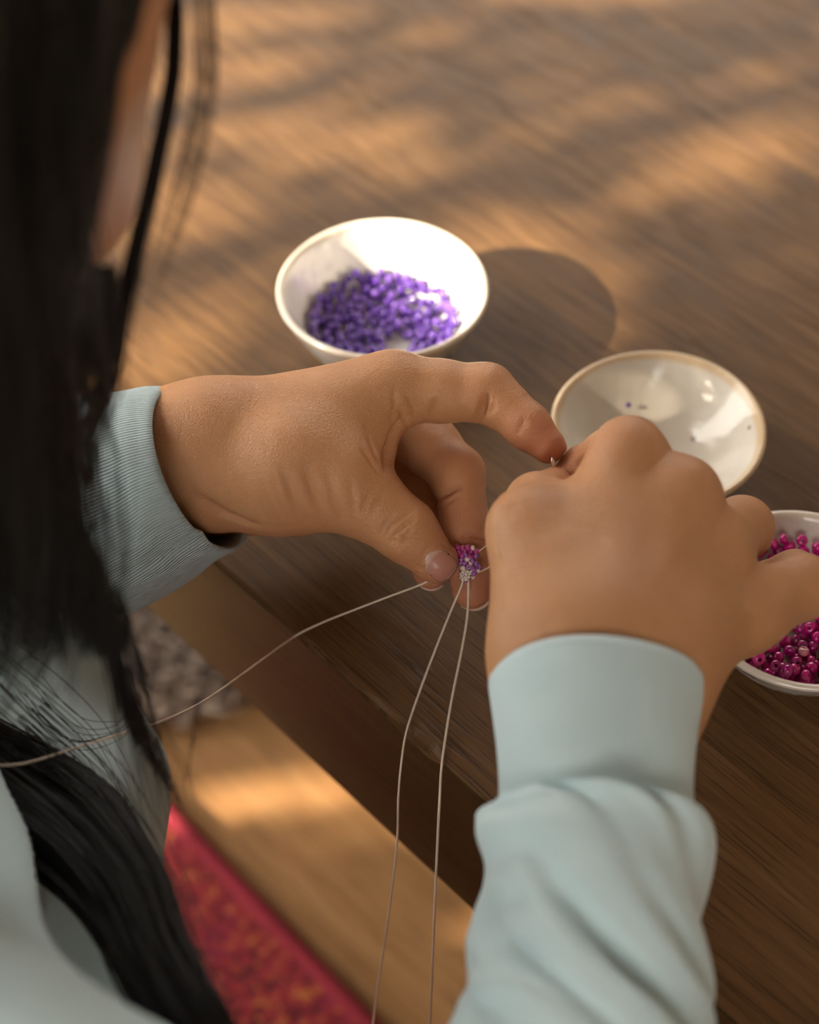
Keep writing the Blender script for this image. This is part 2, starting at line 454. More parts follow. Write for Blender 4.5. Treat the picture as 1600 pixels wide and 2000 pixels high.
# fleece --------------------------------------------------------------
def fleece():
    rr = random.Random(5)
    m = M('taupe fleece'); n = m.noise(m.coords(), 45, 3)
    m.base(m.mix(n, (0.15, 0.105, 0.08), (0.34, 0.26, 0.21))); m.set(Roughness=0.8)
    c = on_z(215, 1225, 0.02)
    root = empty('sheepskin', c * [1, 1, 0])
    tag(root, 'taupe curly sheepskin lying on the floor behind the sleeve and the hair', 'sheepskin')
    V, Fq = [], []
    N, K = 40, 10
    for k in range(K + 1):
        for i in range(N):
            a = 2 * math.pi * i / N
            R = (0.085 + 0.007 * math.sin(3 * a + 1) + 0.006 * math.sin(7 * a)) * k / K
            V.append(c * [1, 1, 0] + np.array([R * math.cos(a) * 1.3, R * math.sin(a) * 0.85, 0.004 + 0.022 * (1 - (k / K) ** 4)]))
    for k in range(K):
        for i in range(N): Fq.append((k * N + i, (k + 1) * N + i, (k + 1) * N + (i + 1) % N, k * N + (i + 1) % N))
    mob('hide', V, Fq, m.m, root)
    VV, FF, off = [], [], 0
    for _ in range(900):
        a, R = rr.uniform(0, 6.283), 0.086 * math.sqrt(rr.random())
        b = c * [1, 1, 0] + np.array([R * math.cos(a) * 1.3, R * math.sin(a) * 0.85, 0.022 * (1 - (R / 0.095) ** 4)])
        d = np.array([0.8 + rr.uniform(-.5, .5), 0.5 + rr.uniform(-.6, .6), rr.uniform(0.05, 0.5)]); d /= np.linalg.norm(d)
        s = np.cross(d, [0, 0, 1]); ph = rr.uniform(0, 6); L = rr.uniform(0.02, 0.04)
        p = [b + d * L * t + s * 0.004 * math.sin(ph + 7 * t) + np.array([0, 0, 0.006 * math.sin(math.pi * t)]) for t in np.linspace(0, 1, 7)]
        v, f = tube(p, np.linspace(0.0024, 0.0005, 7), 4)
        VV.append(v); FF.append(f + off); off += len(v)
    o = mob('fleece_locks', np.vstack(VV), np.vstack(FF), m.m, root); o['kind'] = 'stuff'
fleece()

# bowls ----------------------------------------------------------------
def lathe_bowl(name, cx, cy, prof, mat, label, seed):
    """prof: list of (r, z, rimness) from the outer foot round the rim to the inner centre"""
    rr = random.Random(seed); S = 72
    p = catmull([(r, z, 0) for r, z, _ in prof], 90)
    ph = [rr.uniform(0, 6) for _ in range(4)]
    V, R = [], []
    zt = max(z for _, z, _ in prof)
    for r, z, _ in p:
        for i in range(S):
            a = 2 * math.pi * i / S
            w = 1 + 0.006 * math.sin(2 * a + ph[0]) + 0.004 * math.sin(3 * a + ph[1])
            zz = z + (z / zt) * 0.0006 * math.sin(2 * a + ph[2])
            V.append((cx + max(r, 1e-5) * w * math.cos(a), cy + max(r, 1e-5) * w * math.sin(a), TZ + 0.0003 + max(zz, 0)))
    n = len(p)
    idx = np.arange(n * S).reshape(n, S)
    Fq = np.stack([idx[:-1], np.roll(idx, -1, 1)[:-1], np.roll(idx, -1, 1)[1:], idx[1:]], -1).reshape(-1, 4)
    o = mob(name, V, Fq, mat, origin=np.array([cx, cy, TZ]))
    z = np.array([v[2] for v in V]) - TZ
    rimness = np.clip(1 - np.abs(z - zt) / 0.0042, 0, 1)
    attr(o, 'rim', rimness)
    tag(o, label, 'bowl')
    return o
def profile(R, H, foot, bot, depth_bot, wall=0.0032, flare=0.6):
    """outer foot -> rim -> inner bottom"""
    out = [(0.0, 0.0012, 0), (foot * 0.85, 0.001, 0), (foot, 0.0004, 0), (foot + 0.001, 0.003, 0)]
    for t in (0.3, 0.55, 0.8): out.append((foot + (R - foot) * t ** flare, 0.003 + (H - 0.004) * t, 0))
    out += [(R - 0.0003, H - 0.0018, 1), (R - 0.0006, H - 0.0003, 1), (R - wall * 0.55, H, 1), (R - wall, H - 0.0012, 1)]
    for t in (0.8, 0.55, 0.3, 0.12): out.append((bot + (R - wall - bot) * t ** flare, depth_bot + (H - depth_bot) * t * 0.98, 0))
    out += [(bot * 0.82, depth_bot * 0.82, 0), (bot * 0.45, depth_bot * 0.72, 0), (0.0, depth_bot * 0.7, 0)]
    return out
RZ1, RZ2, RZ3 = 0.036, 0.029, 0.030
b1 = on_z(748, 560, TZ + RZ1); b2 = on_z(1287, 829, TZ + RZ2); b3 = on_z(1577, 1163, TZ + RZ3)
PR1 = profile(0.0452, RZ1, 0.023, 0.026, 0.0075)
PR3 = profile(0.0423, RZ3, 0.021, 0.029, 0.0135, wall=0.0035)
lathe_bowl('bead_bowl', b1[0], b1[1], PR1, MT['bowl_w'], 'white glazed ceramic bowl of purple beads behind the left hand', 1)
lathe_bowl('empty_bowl', b2[0], b2[1], profile(0.0432, RZ2, 0.018, 0.014, 0.006, flare=0.62), MT['bowl_s'], 'speckled cream ceramic bowl with tan rim, nearly empty, behind the right hand', 2)
lathe_bowl('bead_bowl', b3[0], b3[1], PR3, MT['bowl_c'], 'cream ceramic bowl of magenta beads at the right edge, under the right hand', 3)

# beads ------------------------------------------------------------------
def bead_mesh(name, mat, R=1.0, hole=0.30, length=0.78, seg=14):
    """a round rocaille bead: a barrel with a hole through it"""
    prof = []
    for t in np.linspace(-1, 1, 7):
        prof.append((hole + (1 - hole) * (1 - abs(t) ** 2.6) ** 0.5 if abs(t) < 1 else hole + 0.12, t * length))
    prof += [(hole, length * 0.85), (hole, -length * 0.85)]
    n = len(prof); V = []
    for r, z in prof:
        for i in range(seg): V.append((R * r * math.cos(2 * math.pi * i / seg), R * r * math.sin(2 * math.pi * i / seg), R * z))
    idx = np.arange(n * seg).reshape(n, seg)
    a = np.roll(idx, -1, 0)
    Fq = np.stack([idx, np.roll(idx, -1, 1), np.roll(a, -1, 1), a], -1).reshape(-1, 4)
    me = mesh_data(name, V, Fq); me.materials.append(mat); return me
BM = {k: bead_mesh('bead_' + k, MT[k]) for k in ('purple', 'purple2', 'magenta', 'magenta2', 'goldpink', 'pinkb', 'lilac', 'clear')}

def bead(name, kind, loc, r, rot=None, parent=None):
    o = bpy.data.objects.new(name, BM[kind])
    o.location = loc; o.scale = (r, r, r)
    o.rotation_euler = rot if rot is not None else (random.uniform(0, 6.28), random.uniform(0, 6.28), random.uniform(0, 6.28))
    COL.objects.link(o)
    if parent is not None:
        o.parent = parent; o.matrix_parent_inverse = Matrix.Translation(-parent.location)
    return o

def fill_bowl(c, R0, prof, br, count, gaps, pick, seed, heap):
    """beads one by one: throw darts on the bowl's floor, then a second layer resting on the first"""
    rr = random.Random(seed); placed = []; out = []
    pc = catmull([(r, z, 0) for r, z, _ in prof], 400); k = int(np.argmax(pc[:, 1])); inn = pc[k:][::-1]
    def fl(r): return float(np.interp(r, inn[:, 0], inn[:, 1]))
    def floor(r): return max(fl(r), fl(r + br * 0.8) - br * 0.45) + 0.0004
    tries = 0
    while len(out) < count and tries < 60000:
        tries += 1
        a = rr.uniform(0, 6.2832); r = R0 * math.sqrt(rr.random())
        x, y = r * math.cos(a), r * math.sin(a)
        if any(((x - gx) / ga) ** 2 + ((y - gy) / gb) ** 2 < 1 for gx, gy, ga, gb in gaps): continue
        b = br * rr.uniform(0.86, 1.12)
        z = floor(r) + b * 0.9
        near = [(px, py, pz, pb) for px, py, pz, pb in placed if (px - x) ** 2 + (py - y) ** 2 < ((pb + b) * 0.94) ** 2]
        if near:
            if tries < 6000: continue
            z = max(pz + math.sqrt(max(0, ((pb + b) * 0.92) ** 2 - (px - x) ** 2 - (py - y) ** 2)) for px, py, pz, pb in near)
            if z - floor(r) > heap: continue
            if any((px - x) ** 2 + (py - y) ** 2 + (pz - z) ** 2 < ((pb + b) * 0.88) ** 2 for px, py, pz, pb in near): continue
        placed.append((x, y, z, b)); out.append((np.array([c[0] + x, c[1] + y, TZ + z]), b, pick(rr)))
    return out
g1 = [(0.006, -0.008, 0.0062, 0.010), (-0.002, 0.002, 0.0024, 0.0024), (-0.008, -0.007, 0.0028, 0.0028), (0.008, 0.009, 0.003, 0.0028), (0.011, -0.017, 0.003, 0.0025), (-0.017, 0.004, 0.002, 0.002), (0.012, 0.002, 0.004, 0.002)]
for p, r, k in fill_bowl(b1, 0.0312, PR1, 0.0020, 296, g1, lambda q: 'purple2' if q.random() < 0.4 else 'purple', 4, 0.0058):
    o = bead('purple_bead', k, p, r)
    tag(o, 'small purple glass bead in the white bowl', 'bead', 'purple beads in the white bowl')
g3 = [(-0.008, -0.003, 0.0075, 0.0045), (0.004, 0.006, 0.004, 0.003)]
def pick3(q):
    t = q.random(); return 'goldpink' if t < 0.08 else ('magenta2' if t < 0.45 else 'magenta')
for p, r, k in fill_bowl(b3, 0.0318, PR3, 0.00225, 296, g3, pick3, 9, 0.0085):
    if k == 'goldpink':
        o = bead('pink_bead', k, p, r); tag(o, 'pale pink gold-lined bead among the magenta beads', 'bead', 'gold-lined beads in the cream bowl')
    else:
        o = bead('magenta_bead', k, p, r); tag(o, 'small magenta glass bead in the cream bowl', 'bead', 'magenta beads in the cream bowl')

# ------------------------------------------------------------------ modelling by distance fields
def smin(a, b, k):
    h = np.maximum(k - np.abs(a - b), 0) / k
    return np.minimum(a, b) - h * h * k * 0.25

def cone(p, a, b, ra, rb):
    """tapered capsule"""
    ba = b - a; bb = ba @ ba
    pb = p @ ba - a @ ba
    t = np.clip(pb / bb, 0, 1)
    q = np.einsum('ij,ij->i', p, p) - 2 * (p @ a) + a @ a + t * (t * bb - 2 * pb)
    return np.sqrt(np.maximum(q, 0)) - (ra + (rb - ra) * t)

def ellip(p, c, A, r):
    """ellipsoid with axes in the rows of A and radii r"""
    q = (p - c) @ A.T
    k0 = np.sqrt(((q / r) ** 2).sum(1)); k1 = np.sqrt(((q / (r * r)) ** 2).sum(1)) + 1e-9
    return k0 * (k0 - 1) / k1

def polygonise(sdf, lo, hi, h, project=2):
    lo = np.asarray(lo, float); n = np.ceil((np.asarray(hi) - lo) / h).astype(int)
    Bk = 5; n = ((n + Bk - 1) // Bk) * Bk + 1
    nb = (n - 1) // Bk
    F = np.full(tuple(n), 1.0, dtype=np.float32)
    ci = np.stack(np.meshgrid(*[np.arange(k) for k in nb], indexing='ij'), -1).reshape(-1, 3)
    cd = sdf(lo + (ci * Bk + Bk / 2) * h)
    half = Bk * h * 0.5 * 1.732
    loc = np.stack(np.meshgrid(*[np.arange(Bk + 1)] * 3, indexing='ij'), -1).reshape(-1, 3)
    for b in ci[cd < -half * 1.15]:
        s = b * Bk; F[s[0]:s[0] + Bk + 1, s[1]:s[1] + Bk + 1, s[2]:s[2] + Bk + 1] = -1.0
    act = ci[np.abs(cd) <= half * 1.15]
    for ch in np.array_split(act, max(1, len(act) // 700)):
        if len(ch) == 0: continue
        g = (ch[:, None] * Bk + loc[None]).reshape(-1, 3)
        F[g[:, 0], g[:, 1], g[:, 2]] = sdf(lo + g * h)
    ins = F < 0
    cs = ins[:-1, :-1, :-1].astype(np.int8)
    cnt = np.zeros(cs.shape, np.int8)
    for dx in (0, 1):
        for dy in (0, 1):
            for dz in (0, 1):
                cnt += ins[dx:n[0] - 1 + dx, dy:n[1] - 1 + dy, dz:n[2] - 1 + dz]
    cells = np.argwhere((cnt > 0) & (cnt < 8))
    vid = np.full(cs.shape, -1, np.int32); vid[cells[:, 0], cells[:, 1], cells[:, 2]] = np.arange(len(cells))
    acc = np.zeros((len(cells), 3)); wt = np.zeros(len(cells))
    corners = [(x, y, z) for x in (0, 1) for y in (0, 1) for z in (0, 1)]
    for a in corners:
        for ax in range(3):
            if a[ax]: continue
            b = list(a); b[ax] = 1
            fa = F[cells[:, 0] + a[0], cells[:, 1] + a[1], cells[:, 2] + a[2]]
            fb = F[cells[:, 0] + b[0], cells[:, 1] + b[1], cells[:, 2] + b[2]]
            m = (fa < 0) != (fb < 0)
            t = np.where(m, fa / np.where(m, fa - fb, 1), 0)
            p = np.array(a)[None] + t[:, None] * (np.array(b) - np.array(a))[None]
            acc += np.where(m[:, None], p, 0); wt += m
    V = lo + (cells + acc / wt[:, None]) * h
    quads = []
    for ax in range(3):
        sl0 = [slice(None)] * 3; sl1 = [slice(None)] * 3
        sl0[ax] = slice(0, -1); sl1[ax] = slice(1, None)
        s0, s1 = ins[tuple(sl0)], ins[tuple(sl1)]
        e = np.argwhere(s0 != s1)
        u, v = (ax + 1) % 3, (ax + 2) % 3
        ok = (e[:, u] > 0) & (e[:, v] > 0) & (e[:, u] < n[u] - 1) & (e[:, v] < n[v] - 1); e = e[ok]
        def cell(du, dv):
            c = e.copy(); c[:, u] -= du; c[:, v] -= dv; return vid[c[:, 0], c[:, 1], c[:, 2]]
        q = np.stack([cell(1, 1), cell(0, 1), cell(0, 0), cell(1, 0)], -1)
        flip = ~s0[e[:, 0], e[:, 1], e[:, 2]]
        q[flip] = q[flip][:, ::-1]
        quads.append(q)
    Q = np.vstack(quads); Q = Q[(Q >= 0).all(1)]
    N = None
    for _ in range(project):
        N = grad(sdf, V, h * 0.5)
        V = V - N * np.clip(sdf(V), -h, h)[:, None]
    return V, Q, (N if N is not None else grad(sdf, V, h * 0.5))

def grad(sdf, V, e):
    g = np.stack([sdf(V + np.eye(3)[i] * e) - sdf(V - np.eye(3)[i] * e) for i in range(3)], -1)
    return g / (np.linalg.norm(g, axis=1)[:, None] + 1e-12)

def hits(sdf, pts, d0=0.3, d1=0.9):
    """first surface met by the rays through a list of pixels (nan where there is none)"""
    pts = np.asarray(pts, float)
    v = FWD + ((pts[:, :1] - 800) / FPX) * RGT + ((1000 - pts[:, 1:2]) / FPX) * UPV
    L = np.linalg.norm(v, axis=1); v /= L[:, None]; t = d0 * L
    for _ in range(70):
        t = np.minimum(t + sdf(CAM + v * t[:, None]) * 0.85, d1 * L)
    out = CAM + v * t[:, None]
    out[t >= d1 * L - 1e-9] = np.nan
    return out

def polydist(V, line):
    """distance to a polyline and how far along it (0..1) the nearest point lies"""
    d = np.full(len(V), 1e3); u = np.zeros(len(V)); n = len(line) - 1
    for i, (a, b) in enumerate(zip(line[:-1], line[1:])):
        ba = b - a; t = np.clip(((V - a) @ ba) / (ba @ ba + 1e-12), 0, 1)
        q = V - (a + t[:, None] * ba); e = np.sqrt((q * q).sum(1))
        m = e < d; d[m] = e[m]; u[m] = (i + t[m]) / n
    return d, u

def build_hand(J, palm, fingers, kweb, kfin=0.004):
    """J: px,py,depth,radius by joint name; palm: (a,b,k) pairs; fingers: chains of joint names"""
    W = {k: (P(*v[:3]), v[3]) for k, v in J.items()}
    def sdf(p):
        d = None
        for a, b, k in palm:
            c = cone(p, W[a][0], W[b][0], W[a][1], W[b][1])
            d = c if d is None else smin(d, c, k)
        out = d
        for ch in fingers:
            f = None
            for a, b in zip(ch[:-1], ch[1:]):
                c = cone(p, W[a][0], W[b][0], W[a][1], W[b][1])
                f = c if f is None else smin(f, c, kfin)
            out = np.minimum(out, smin(d, f, kweb))
        return out
    return sdf, W

# left hand: seen from its thumb side, thumb and middle finger pinch the beadwork
JL = dict(
    elbow=(-640, 1150, .655, .036), fore=(60, 975, .632, .0240), wr=(330, 890, .612, .0205), wu=(340, 905, .630, .0205),
    ci=(420, 855, .610, .0190), cm=(420, 872, .625, .0195), cr=(420, 900, .640, .0185), cp=(420, 925, .650, .0170),
    i1=(768, 754, .612, .0114), i2=(950, 768, .609, .0102), ib=(990, 797, .606, .0080), i3=(1030, 832, .603, .0078), i4=(1071, 871, .600, .0062), imid=(860, 764, .611, .0108),
    m1=(785, 815, .642, .0120), m2=(893, 925, .622, .0096), m3=(912, 1045, .613, .0086), m4=(921, 1150, .610, .0072), mmid=(842, 872, .632, .0104),
    r1=(755, 862, .657, .0115), r2=(835, 952, .640, .0090), r3=(862, 1045, .628, .0080), r4=(842, 1114, .617, .0068),
    p1=(715, 905, .668, .0105), p2=(785, 955, .654, .0085), p3=(815, 1005, .645, .0072), p4=(800, 1035, .640, .0062),
    t0=(430, 935, .607, .0190), tm=(555, 935, .601, .0182), t1=(672, 948, .598, .0148), tmid=(735, 993, .597, .0118), t2=(792, 1036, .596, .0106), t3=(851, 1095, .597, .0080),
    web0=(600, 890, .601, .0170), web1=(722, 800, .611, .0112), web2=(724, 874, .604, .0056), web3=(672, 915, .600, .0125),
    h0=(405, 962, .640, .0160), h1=(480, 960, .642, .0148), h2=(640, 930, .660, .0120))
PL = [('elbow', 'fore', .02), ('fore', 'wr', .02), ('fore', 'wu', .02), ('wr', 'ci', .012), ('wu', 'cp', .012),
      ('ci', 'i1', .012), ('cm', 'm1', .012), ('cr', 'r1', .012), ('cp', 'p1', .012), ('t0', 'tm', .012), ('tm', 't1', .010),
      ('web0', 'web1', .014), ('web3', 'web2', .012), ('web2', 'web1', .008), ('h0', 'h1', .006), ('h1', 'h2', .008)]
FL = [('i1', 'imid', 'i2', 'ib', 'i3', 'i4'), ('m1', 'mmid', 'm2', 'm3', 'm4'), ('r1', 'r2', 'r3', 'r4'), ('p1', 'p2', 'p3', 'p4'), ('t1', 'tmid', 't2', 't3')]
sdfL, WL = build_hand(JL, PL, FL, 0.007)

# right hand: seen from its back, thumb and forefinger hold the needle, little finger stretched aside
ELB_R = np.array([0.045, 0.10, TZ - 0.055])
JR = dict(
    fr=(1115, 1560, .514, .0160), fu=(1212, 1570, .518, .0170),
    wr=(1098, 1345, .531, .0158), wu=(1258, 1360, .536, .0160), wc=(1180, 1340, .526, .0170),
    ci=(1110, 1240, .531, .0170), cm=(1170, 1250, .526, .0180), cr=(1230, 1260, .530, .0175), cp=(1290, 1275, .538, .0165),
    i1=(1228, 885, .556, .0104), i2=(1192, 892, .590, .0092), i3=(1142, 915, .602, .0078), i4=(1110, 938, .602, .0066),
    m1=(1333, 966, .551, .0108), m2=(1328, 962, .590, .0098), m3=(1255, 990, .608, .0080), m4=(1195, 1000, .612, .0070),
    r1=(1388, 1070, .555, .0115), r2=(1449, 1031, .586, .0104), r3=(1395, 1065, .605, .0080), r4=(1345, 1085, .608, .0070),
    p1=(1455, 1192, .560, .0128), p2=(1566, 1146, .574, .0106), p3=(1552, 1122, .596, .0080), p4=(1502, 1130, .604, .0068),
    t0=(1080, 1250, .534, .0180), t1=(1037, 1036, .549, .0128), t2=(1050, 986, .575, .0104), t3=(1086, 950, .597, .0070),
    web0=(1090, 1120, .545, .0150), web1=(1170, 960, .566, .0095))
PR = [('fr', 'wr', .02), ('fu', 'wu', .02), ('wr', 'wu', .012), ('wr', 'wc', .012), ('wc', 'cm', .015), ('wr', 'ci', .012), ('wu', 'cp', .012), ('wc', 'cr', .015),
      ('ci', 'i1', .013), ('cm', 'm1', .013), ('cr', 'r1', .013), ('cp', 'p1', .013), ('t0', 't1', .013), ('web0', 'web1', .012)]
FR = [('i1', 'i2', 'i3', 'i4'), ('m1', 'm2', 'm3', 'm4'), ('r1', 'r2', 'r3', 'r4'), ('p1', 'p2', 'p3', 'p4'), ('t1', 't2', 't3')]
sdfR0, WR = build_hand(JR, PR, FR, 0.008)
def sdfR(p):
    d = sdfR0(p)
    return smin(d, cone(p, (WR['fr'][0] + WR['fu'][0]) / 2, ELB_R, .020, .032), .02)

# wrinkles and bulges: (pixels along the mark, width, depth in metres; depth < 0 raises)
def marks(sdf, V, N, lines):
    allh = hits(sdf, [q for l in lines for q in l[0]]); o = 0
    for pts, w, dep in lines:
        pts3 = allh[o:o + len(pts)]; o += len(pts)
        pts3 = pts3[~np.isnan(pts3[:, 0])]
        if len(pts3) < 2: continue
        L = catmull(pts3, len(pts3) * 5) if len(pts3) > 2 else np.array(pts3)
        lo, hi = L.min(0) - 3 * w, L.max(0) + 3 * w
        s = np.where(((V > lo) & (V < hi)).all(1))[0]
        if len(s) == 0: continue
        d, u = polydist(V[s], L)
        V[s] -= N[s] * (dep * np.exp(-(d / w) ** 2) * np.sin(math.pi * np.clip(u, 0.02, 0.98)) ** 0.8)[:, None]
    return V

lines_L = [
    # folds behind the thumb
    ([(430, 940), (446, 975), (462, 1005), (486, 1030)], .0016, 0.00050), ([(466, 925), (482, 965), (500, 1000), (526, 1034)], .0016, 0.00076),
    ([(505, 920), (520, 960), (538, 1000), (564, 1034)], .0016, 0.00076), ([(552, 915), (566, 955), (582, 1000), (606, 1036)], .0017, 0.00109),
    ([(596, 905), (608, 950), (622, 995), (646, 1036)], .0017, 0.00126), ([(640, 915), (648, 955), (656, 995), (674, 1034)], .0015, 0.00084), ([(530, 930), (545, 970), (560, 1005), (584, 1034)], .0012, 0.00042),
    ([(682, 930), (688, 960), (692, 1000), (704, 1040)], .0013, 0.00050), ([(575, 945), (590, 985), (612, 1030)], .0011, 0.00042),
    # thumb knuckle
    ([(752, 1058), (762, 1030), (784, 1010), (806, 1000)], .0009, 0.00135), ([(758, 1066), (774, 1040), (796, 1022), (816, 1014)], .0009, 0.00135),
    ([(766, 1066), (776, 1052)], .0012, 0.00108), ([(780, 1040), (792, 1046), (806, 1030)], .0008, 0.00108),
    ([(776, 1074), (792, 1058), (812, 1048), (826, 1032)], .0008, 0.00094), ([(742, 1050), (752, 1024), (774, 1002)], .0008, 0.00081),
    ([(720, 1015), (735, 985), (752, 962)], .0010, 0.00081), ([(705, 1004), (718, 972), (735, 948)], .0010, 0.00081),
    # web between thumb and forefinger
    ([(700, 870), (722, 896), (742, 926)], .0012, 0.00093), ([(716, 845), (730, 878), (744, 910)], .0012, 0.00093), ([(775, 790), (790, 815), (796, 838)], .0011, 0.00124),
    ([(790, 765), (806, 790), (812, 815)], .0011, 0.00093), ([(812, 770), (822, 792), (830, 815)], .0010, 0.00062), ([(768, 760), (772, 790), (765, 830)], .0012, 0.00078),
    ([(800, 808), (772, 842), (757, 880), (752, 925)], .0018, 0.00248),
    # rim of the thumb nail
    ([(852, 1058), (832, 1078), (818, 1106), (834, 1130), (858, 1146)], .0008, 0.00078), ([(852, 1058), (874, 1066), (892, 1084)], .0008, 0.00062),
    # forefinger joints
    ([(936, 826), (943, 798), (954, 765)], .0015, 0.00310), ([(952, 815), (962, 798), (966, 782)], .0010, 0.00093),
    ([(1000, 880), (1010, 850), (1028, 815)], .0012, 0.00109), ([(846, 822), (850, 795), (846, 775)], .0016, 0.00139),
    # middle finger joints
    ([(848, 992), (872, 962), (906, 944)], .0014, 0.00248), ([(862, 996), (884, 975), (908, 965)], .0010, 0.00093),
    ([(872, 1066), (906, 1048), (934, 1048), (962, 1058)], .0013, 0.00217),
    # wrist
    ([(384, 968), (410, 985), (455, 1012), (520, 1030)], .0018, 0.00186), ([(350, 985), (372, 962), (388, 940)], .0016, 0.00093)]
lines_R = [
    ([(1098, 934), (1130, 905), (1165, 872)], .0012, .0010),
    ([(985, 1005), (1002, 990), (1020, 984)], .0012, .0004), ([(988, 1015), (1006, 1002), (1026, 996)], .0010, .0003),
    ([(1462, 1180), (1464, 1195), (1462, 1206)], .0030, .0006), 
    ([(1300, 960), (1270, 1060), (1235, 1160)], .006, .0009), ([(1370, 1090), (1330, 1150), (1290, 1210)], .006, .0008),
    ]

def to_px(V):
    q = V - CAM; d = q @ FWD
    return 800 + (q @ RGT) / d * FPX, 1000 - (q @ UPV) / d * FPX

def hand_mesh(sdf, W, lines, lo, hi, h, redj):
    V, Q, N = polygonise(sdf, lo, hi, h, 1)
    marks(sdf, V, N, lines)
    red = np.zeros(len(V))
    for j, s, a in redj:
        red = np.maximum(red, a * np.exp(-((V - W[j][0]) ** 2).sum(1) / (s * s)))
    return V, Q, red

def bounds(W, pad, keys):
    A = np.array([W[k][0] for k in keys]); return A.min(0) - pad, A.max(0) + pad
lo, hi = bounds(WL, 0.026, [k for k in WL if k not in ('elbow', 'fore')])
lo[0] -= 0.035
VL, QL, RL = hand_mesh(sdfL, WL, lines_L, lo, hi, 0.00068,
    [('i4', .016, 1), ('i3', .010, .5), ('m4', .020, 1), ('m3', .014, .8), ('t3', .012, .5), ('r4', .016, .9), ('r3', .014, .7), ('m2', .012, .6), ('i2', .010, .4), ('p2', .015, .8), ('m1', .014, .6), ('t2', .008, .2)])
lo, hi = bounds(WR, 0.025, list(WR))
VR, QR, RR = hand_mesh(sdfR, WR, lines_R, lo, hi, 0.0009,
    [('i1', .010, .7), ('m1', .009, .8), ('i3', .014, .9), ('r2', .012, .4), ('p2', .012, .5), ('p1', .010, .5), ('t1', .010, .3), ('t3', .012, .7)])

# ------------------------------------------------------------------ person
HT = np.array([0.5, 0.866, 0.0]); HR = np.array([0.866, -0.5, 0.0]); UZ = np.array([0, 0, 1.0])
SH_R = np.array([-0.096, 0.135, TZ + 0.105]); SH_L = np.array([-0.42, 0.30, TZ + 0.12])
MID = np.array([-0.245, 0.225, TZ + 0.10]); PEL = np.array([-0.40, -0.07, 0.165])
ELB_L = P(-900, 1200, .67)
HC = np.array([-0.134, 0.372, TZ + 0.300])
hh = np.array([0.2, 0.98, 0.0]); pit = math.radians(58)
FD = hh * math.cos(pit) - UZ * math.sin(pit); UD = hh * math.sin(pit) + UZ * math.cos(pit); RD = np.cross(FD, UD)
HA = np.stack([RD, FD, UD])
def hp(r, f, u): return HC + RD * r + FD * f + UD * u
def sdf_head(p):
    d = ellip(p, hp(0, -0.012, 0.018), HA, np.array([0.074, 0.092, 0.090]))
    d = smin(d, ellip(p, hp(0, 0.035, -0.030), HA, np.array([0.062, 0.058, 0.078])), 0.03)
    d = smin(d, cone(p, hp(0, 0.055, -0.075), hp(0, 0.070, -0.098), 0.026, 0.015), 0.02)       # chin
    for s in (-1, 1):
        d = smin(d, cone(p, hp(s * 0.050, -0.005, -0.055), hp(s * 0.012, 0.066, -0.094), 0.016, 0.014), 0.02)   # jaw
        d = smin(d, ellip(p, hp(s * 0.036, 0.068, -0.030), HA, np.array([0.020, 0.018, 0.020])), 0.02)          # cheek
        d = -smin(-d, ellip(p, hp(s * 0.031, 0.098, 0.004), HA, np.array([0.017, 0.014, 0.011])), 0.012)        # socket
        d = smin(d, ellip(p, hp(s * 0.031, 0.083, 0.003), HA, np.array([0.014, 0.011, 0.010])), 0.003)
        d = smin(d, ellip(p, hp(s * 0.073, -0.008, -0.012), HA, np.array([0.008, 0.018, 0.030])), 0.006)        # ear
    d = smin(d, cone(p, hp(0, 0.092, 0.010), hp(0, 0.112, -0.030), 0.006, 0.0095), 0.010)      # nose
    for s in (-1, 1): d = smin(d, cone(p, hp(s * 0.011, 0.098, -0.034), hp(s * 0.004, 0.106, -0.034), 0.0065, 0.006), 0.005)
    d = smin(d, cone(p, hp(-0.018, 0.088, -0.060), hp(0.018, 0.088, -0.060), 0.0055, 0.0055), 0.006)
    d = smin(d, cone(p, hp(-0.015, 0.087, -0.070), hp(0.015, 0.087, -0.070), 0.006, 0.006), 0.006)
    d = smin(d, cone(p, hp(0, -0.035, -0.060), MID + np.array([0.01, 0.02, 0.02]), 0.050, 0.055), 0.03)         # neck
    return d
def sdf_trunk(p):
    d = cone(p, PEL, MID + HT * 0.01 - UZ * 0.05, 0.115, 0.100)
    d = smin(d, cone(p, SH_L, SH_R, 0.044, 0.044), 0.06)
    for sh, el in ((SH_R, ELB_R), (SH_L, ELB_L)): d = smin(d, cone(p, sh, el, 0.040, 0.034), 0.03)
    d = smin(d, cone(p, ELB_L, WL['fore'][0], 0.034, 0.0262), 0.02)
    d = smin(d, cone(p, ELB_R, (WR['fr'][0] + WR['fu'][0]) / 2, 0.034, 0.0195), 0.02)
    d = smin(d, cone(p, MID, hp(0, -0.035, -0.060), 0.055, 0.050), 0.03)
    KR, KL = PEL + HT * 0.33 + HR * 0.09 - UZ * 0.08, PEL + HT * 0.33 - HR * 0.12 - UZ * 0.08
    for k, s in ((KR, 1), (KL, -1)):
        d = smin(d, cone(p, PEL + HR * 0.08 * s - UZ * 0.03, k, 0.078, 0.050), 0.04)
        ank = PEL + HR * 0.09 * s - HT * 0.06; ank[2] = 0.052
        d = smin(d, cone(p, k - UZ * 0.03, ank, 0.048, 0.036), 0.02)
        d = smin(d, cone(p, ank, ank - HT * 0.12, 0.034, 0.026), 0.02)
    return d
Vh, Qh, _ = polygonise(sdf_head, HC - 0.16, HC + 0.16, 0.0032, 1)
allp = np.array([PEL - 0.25, SH_L - 0.08, ELB_R + 0.08, SH_R + 0.08, hp(0, 0, -0.06), ELB_L - 0.06, PEL + HT * 0.4])
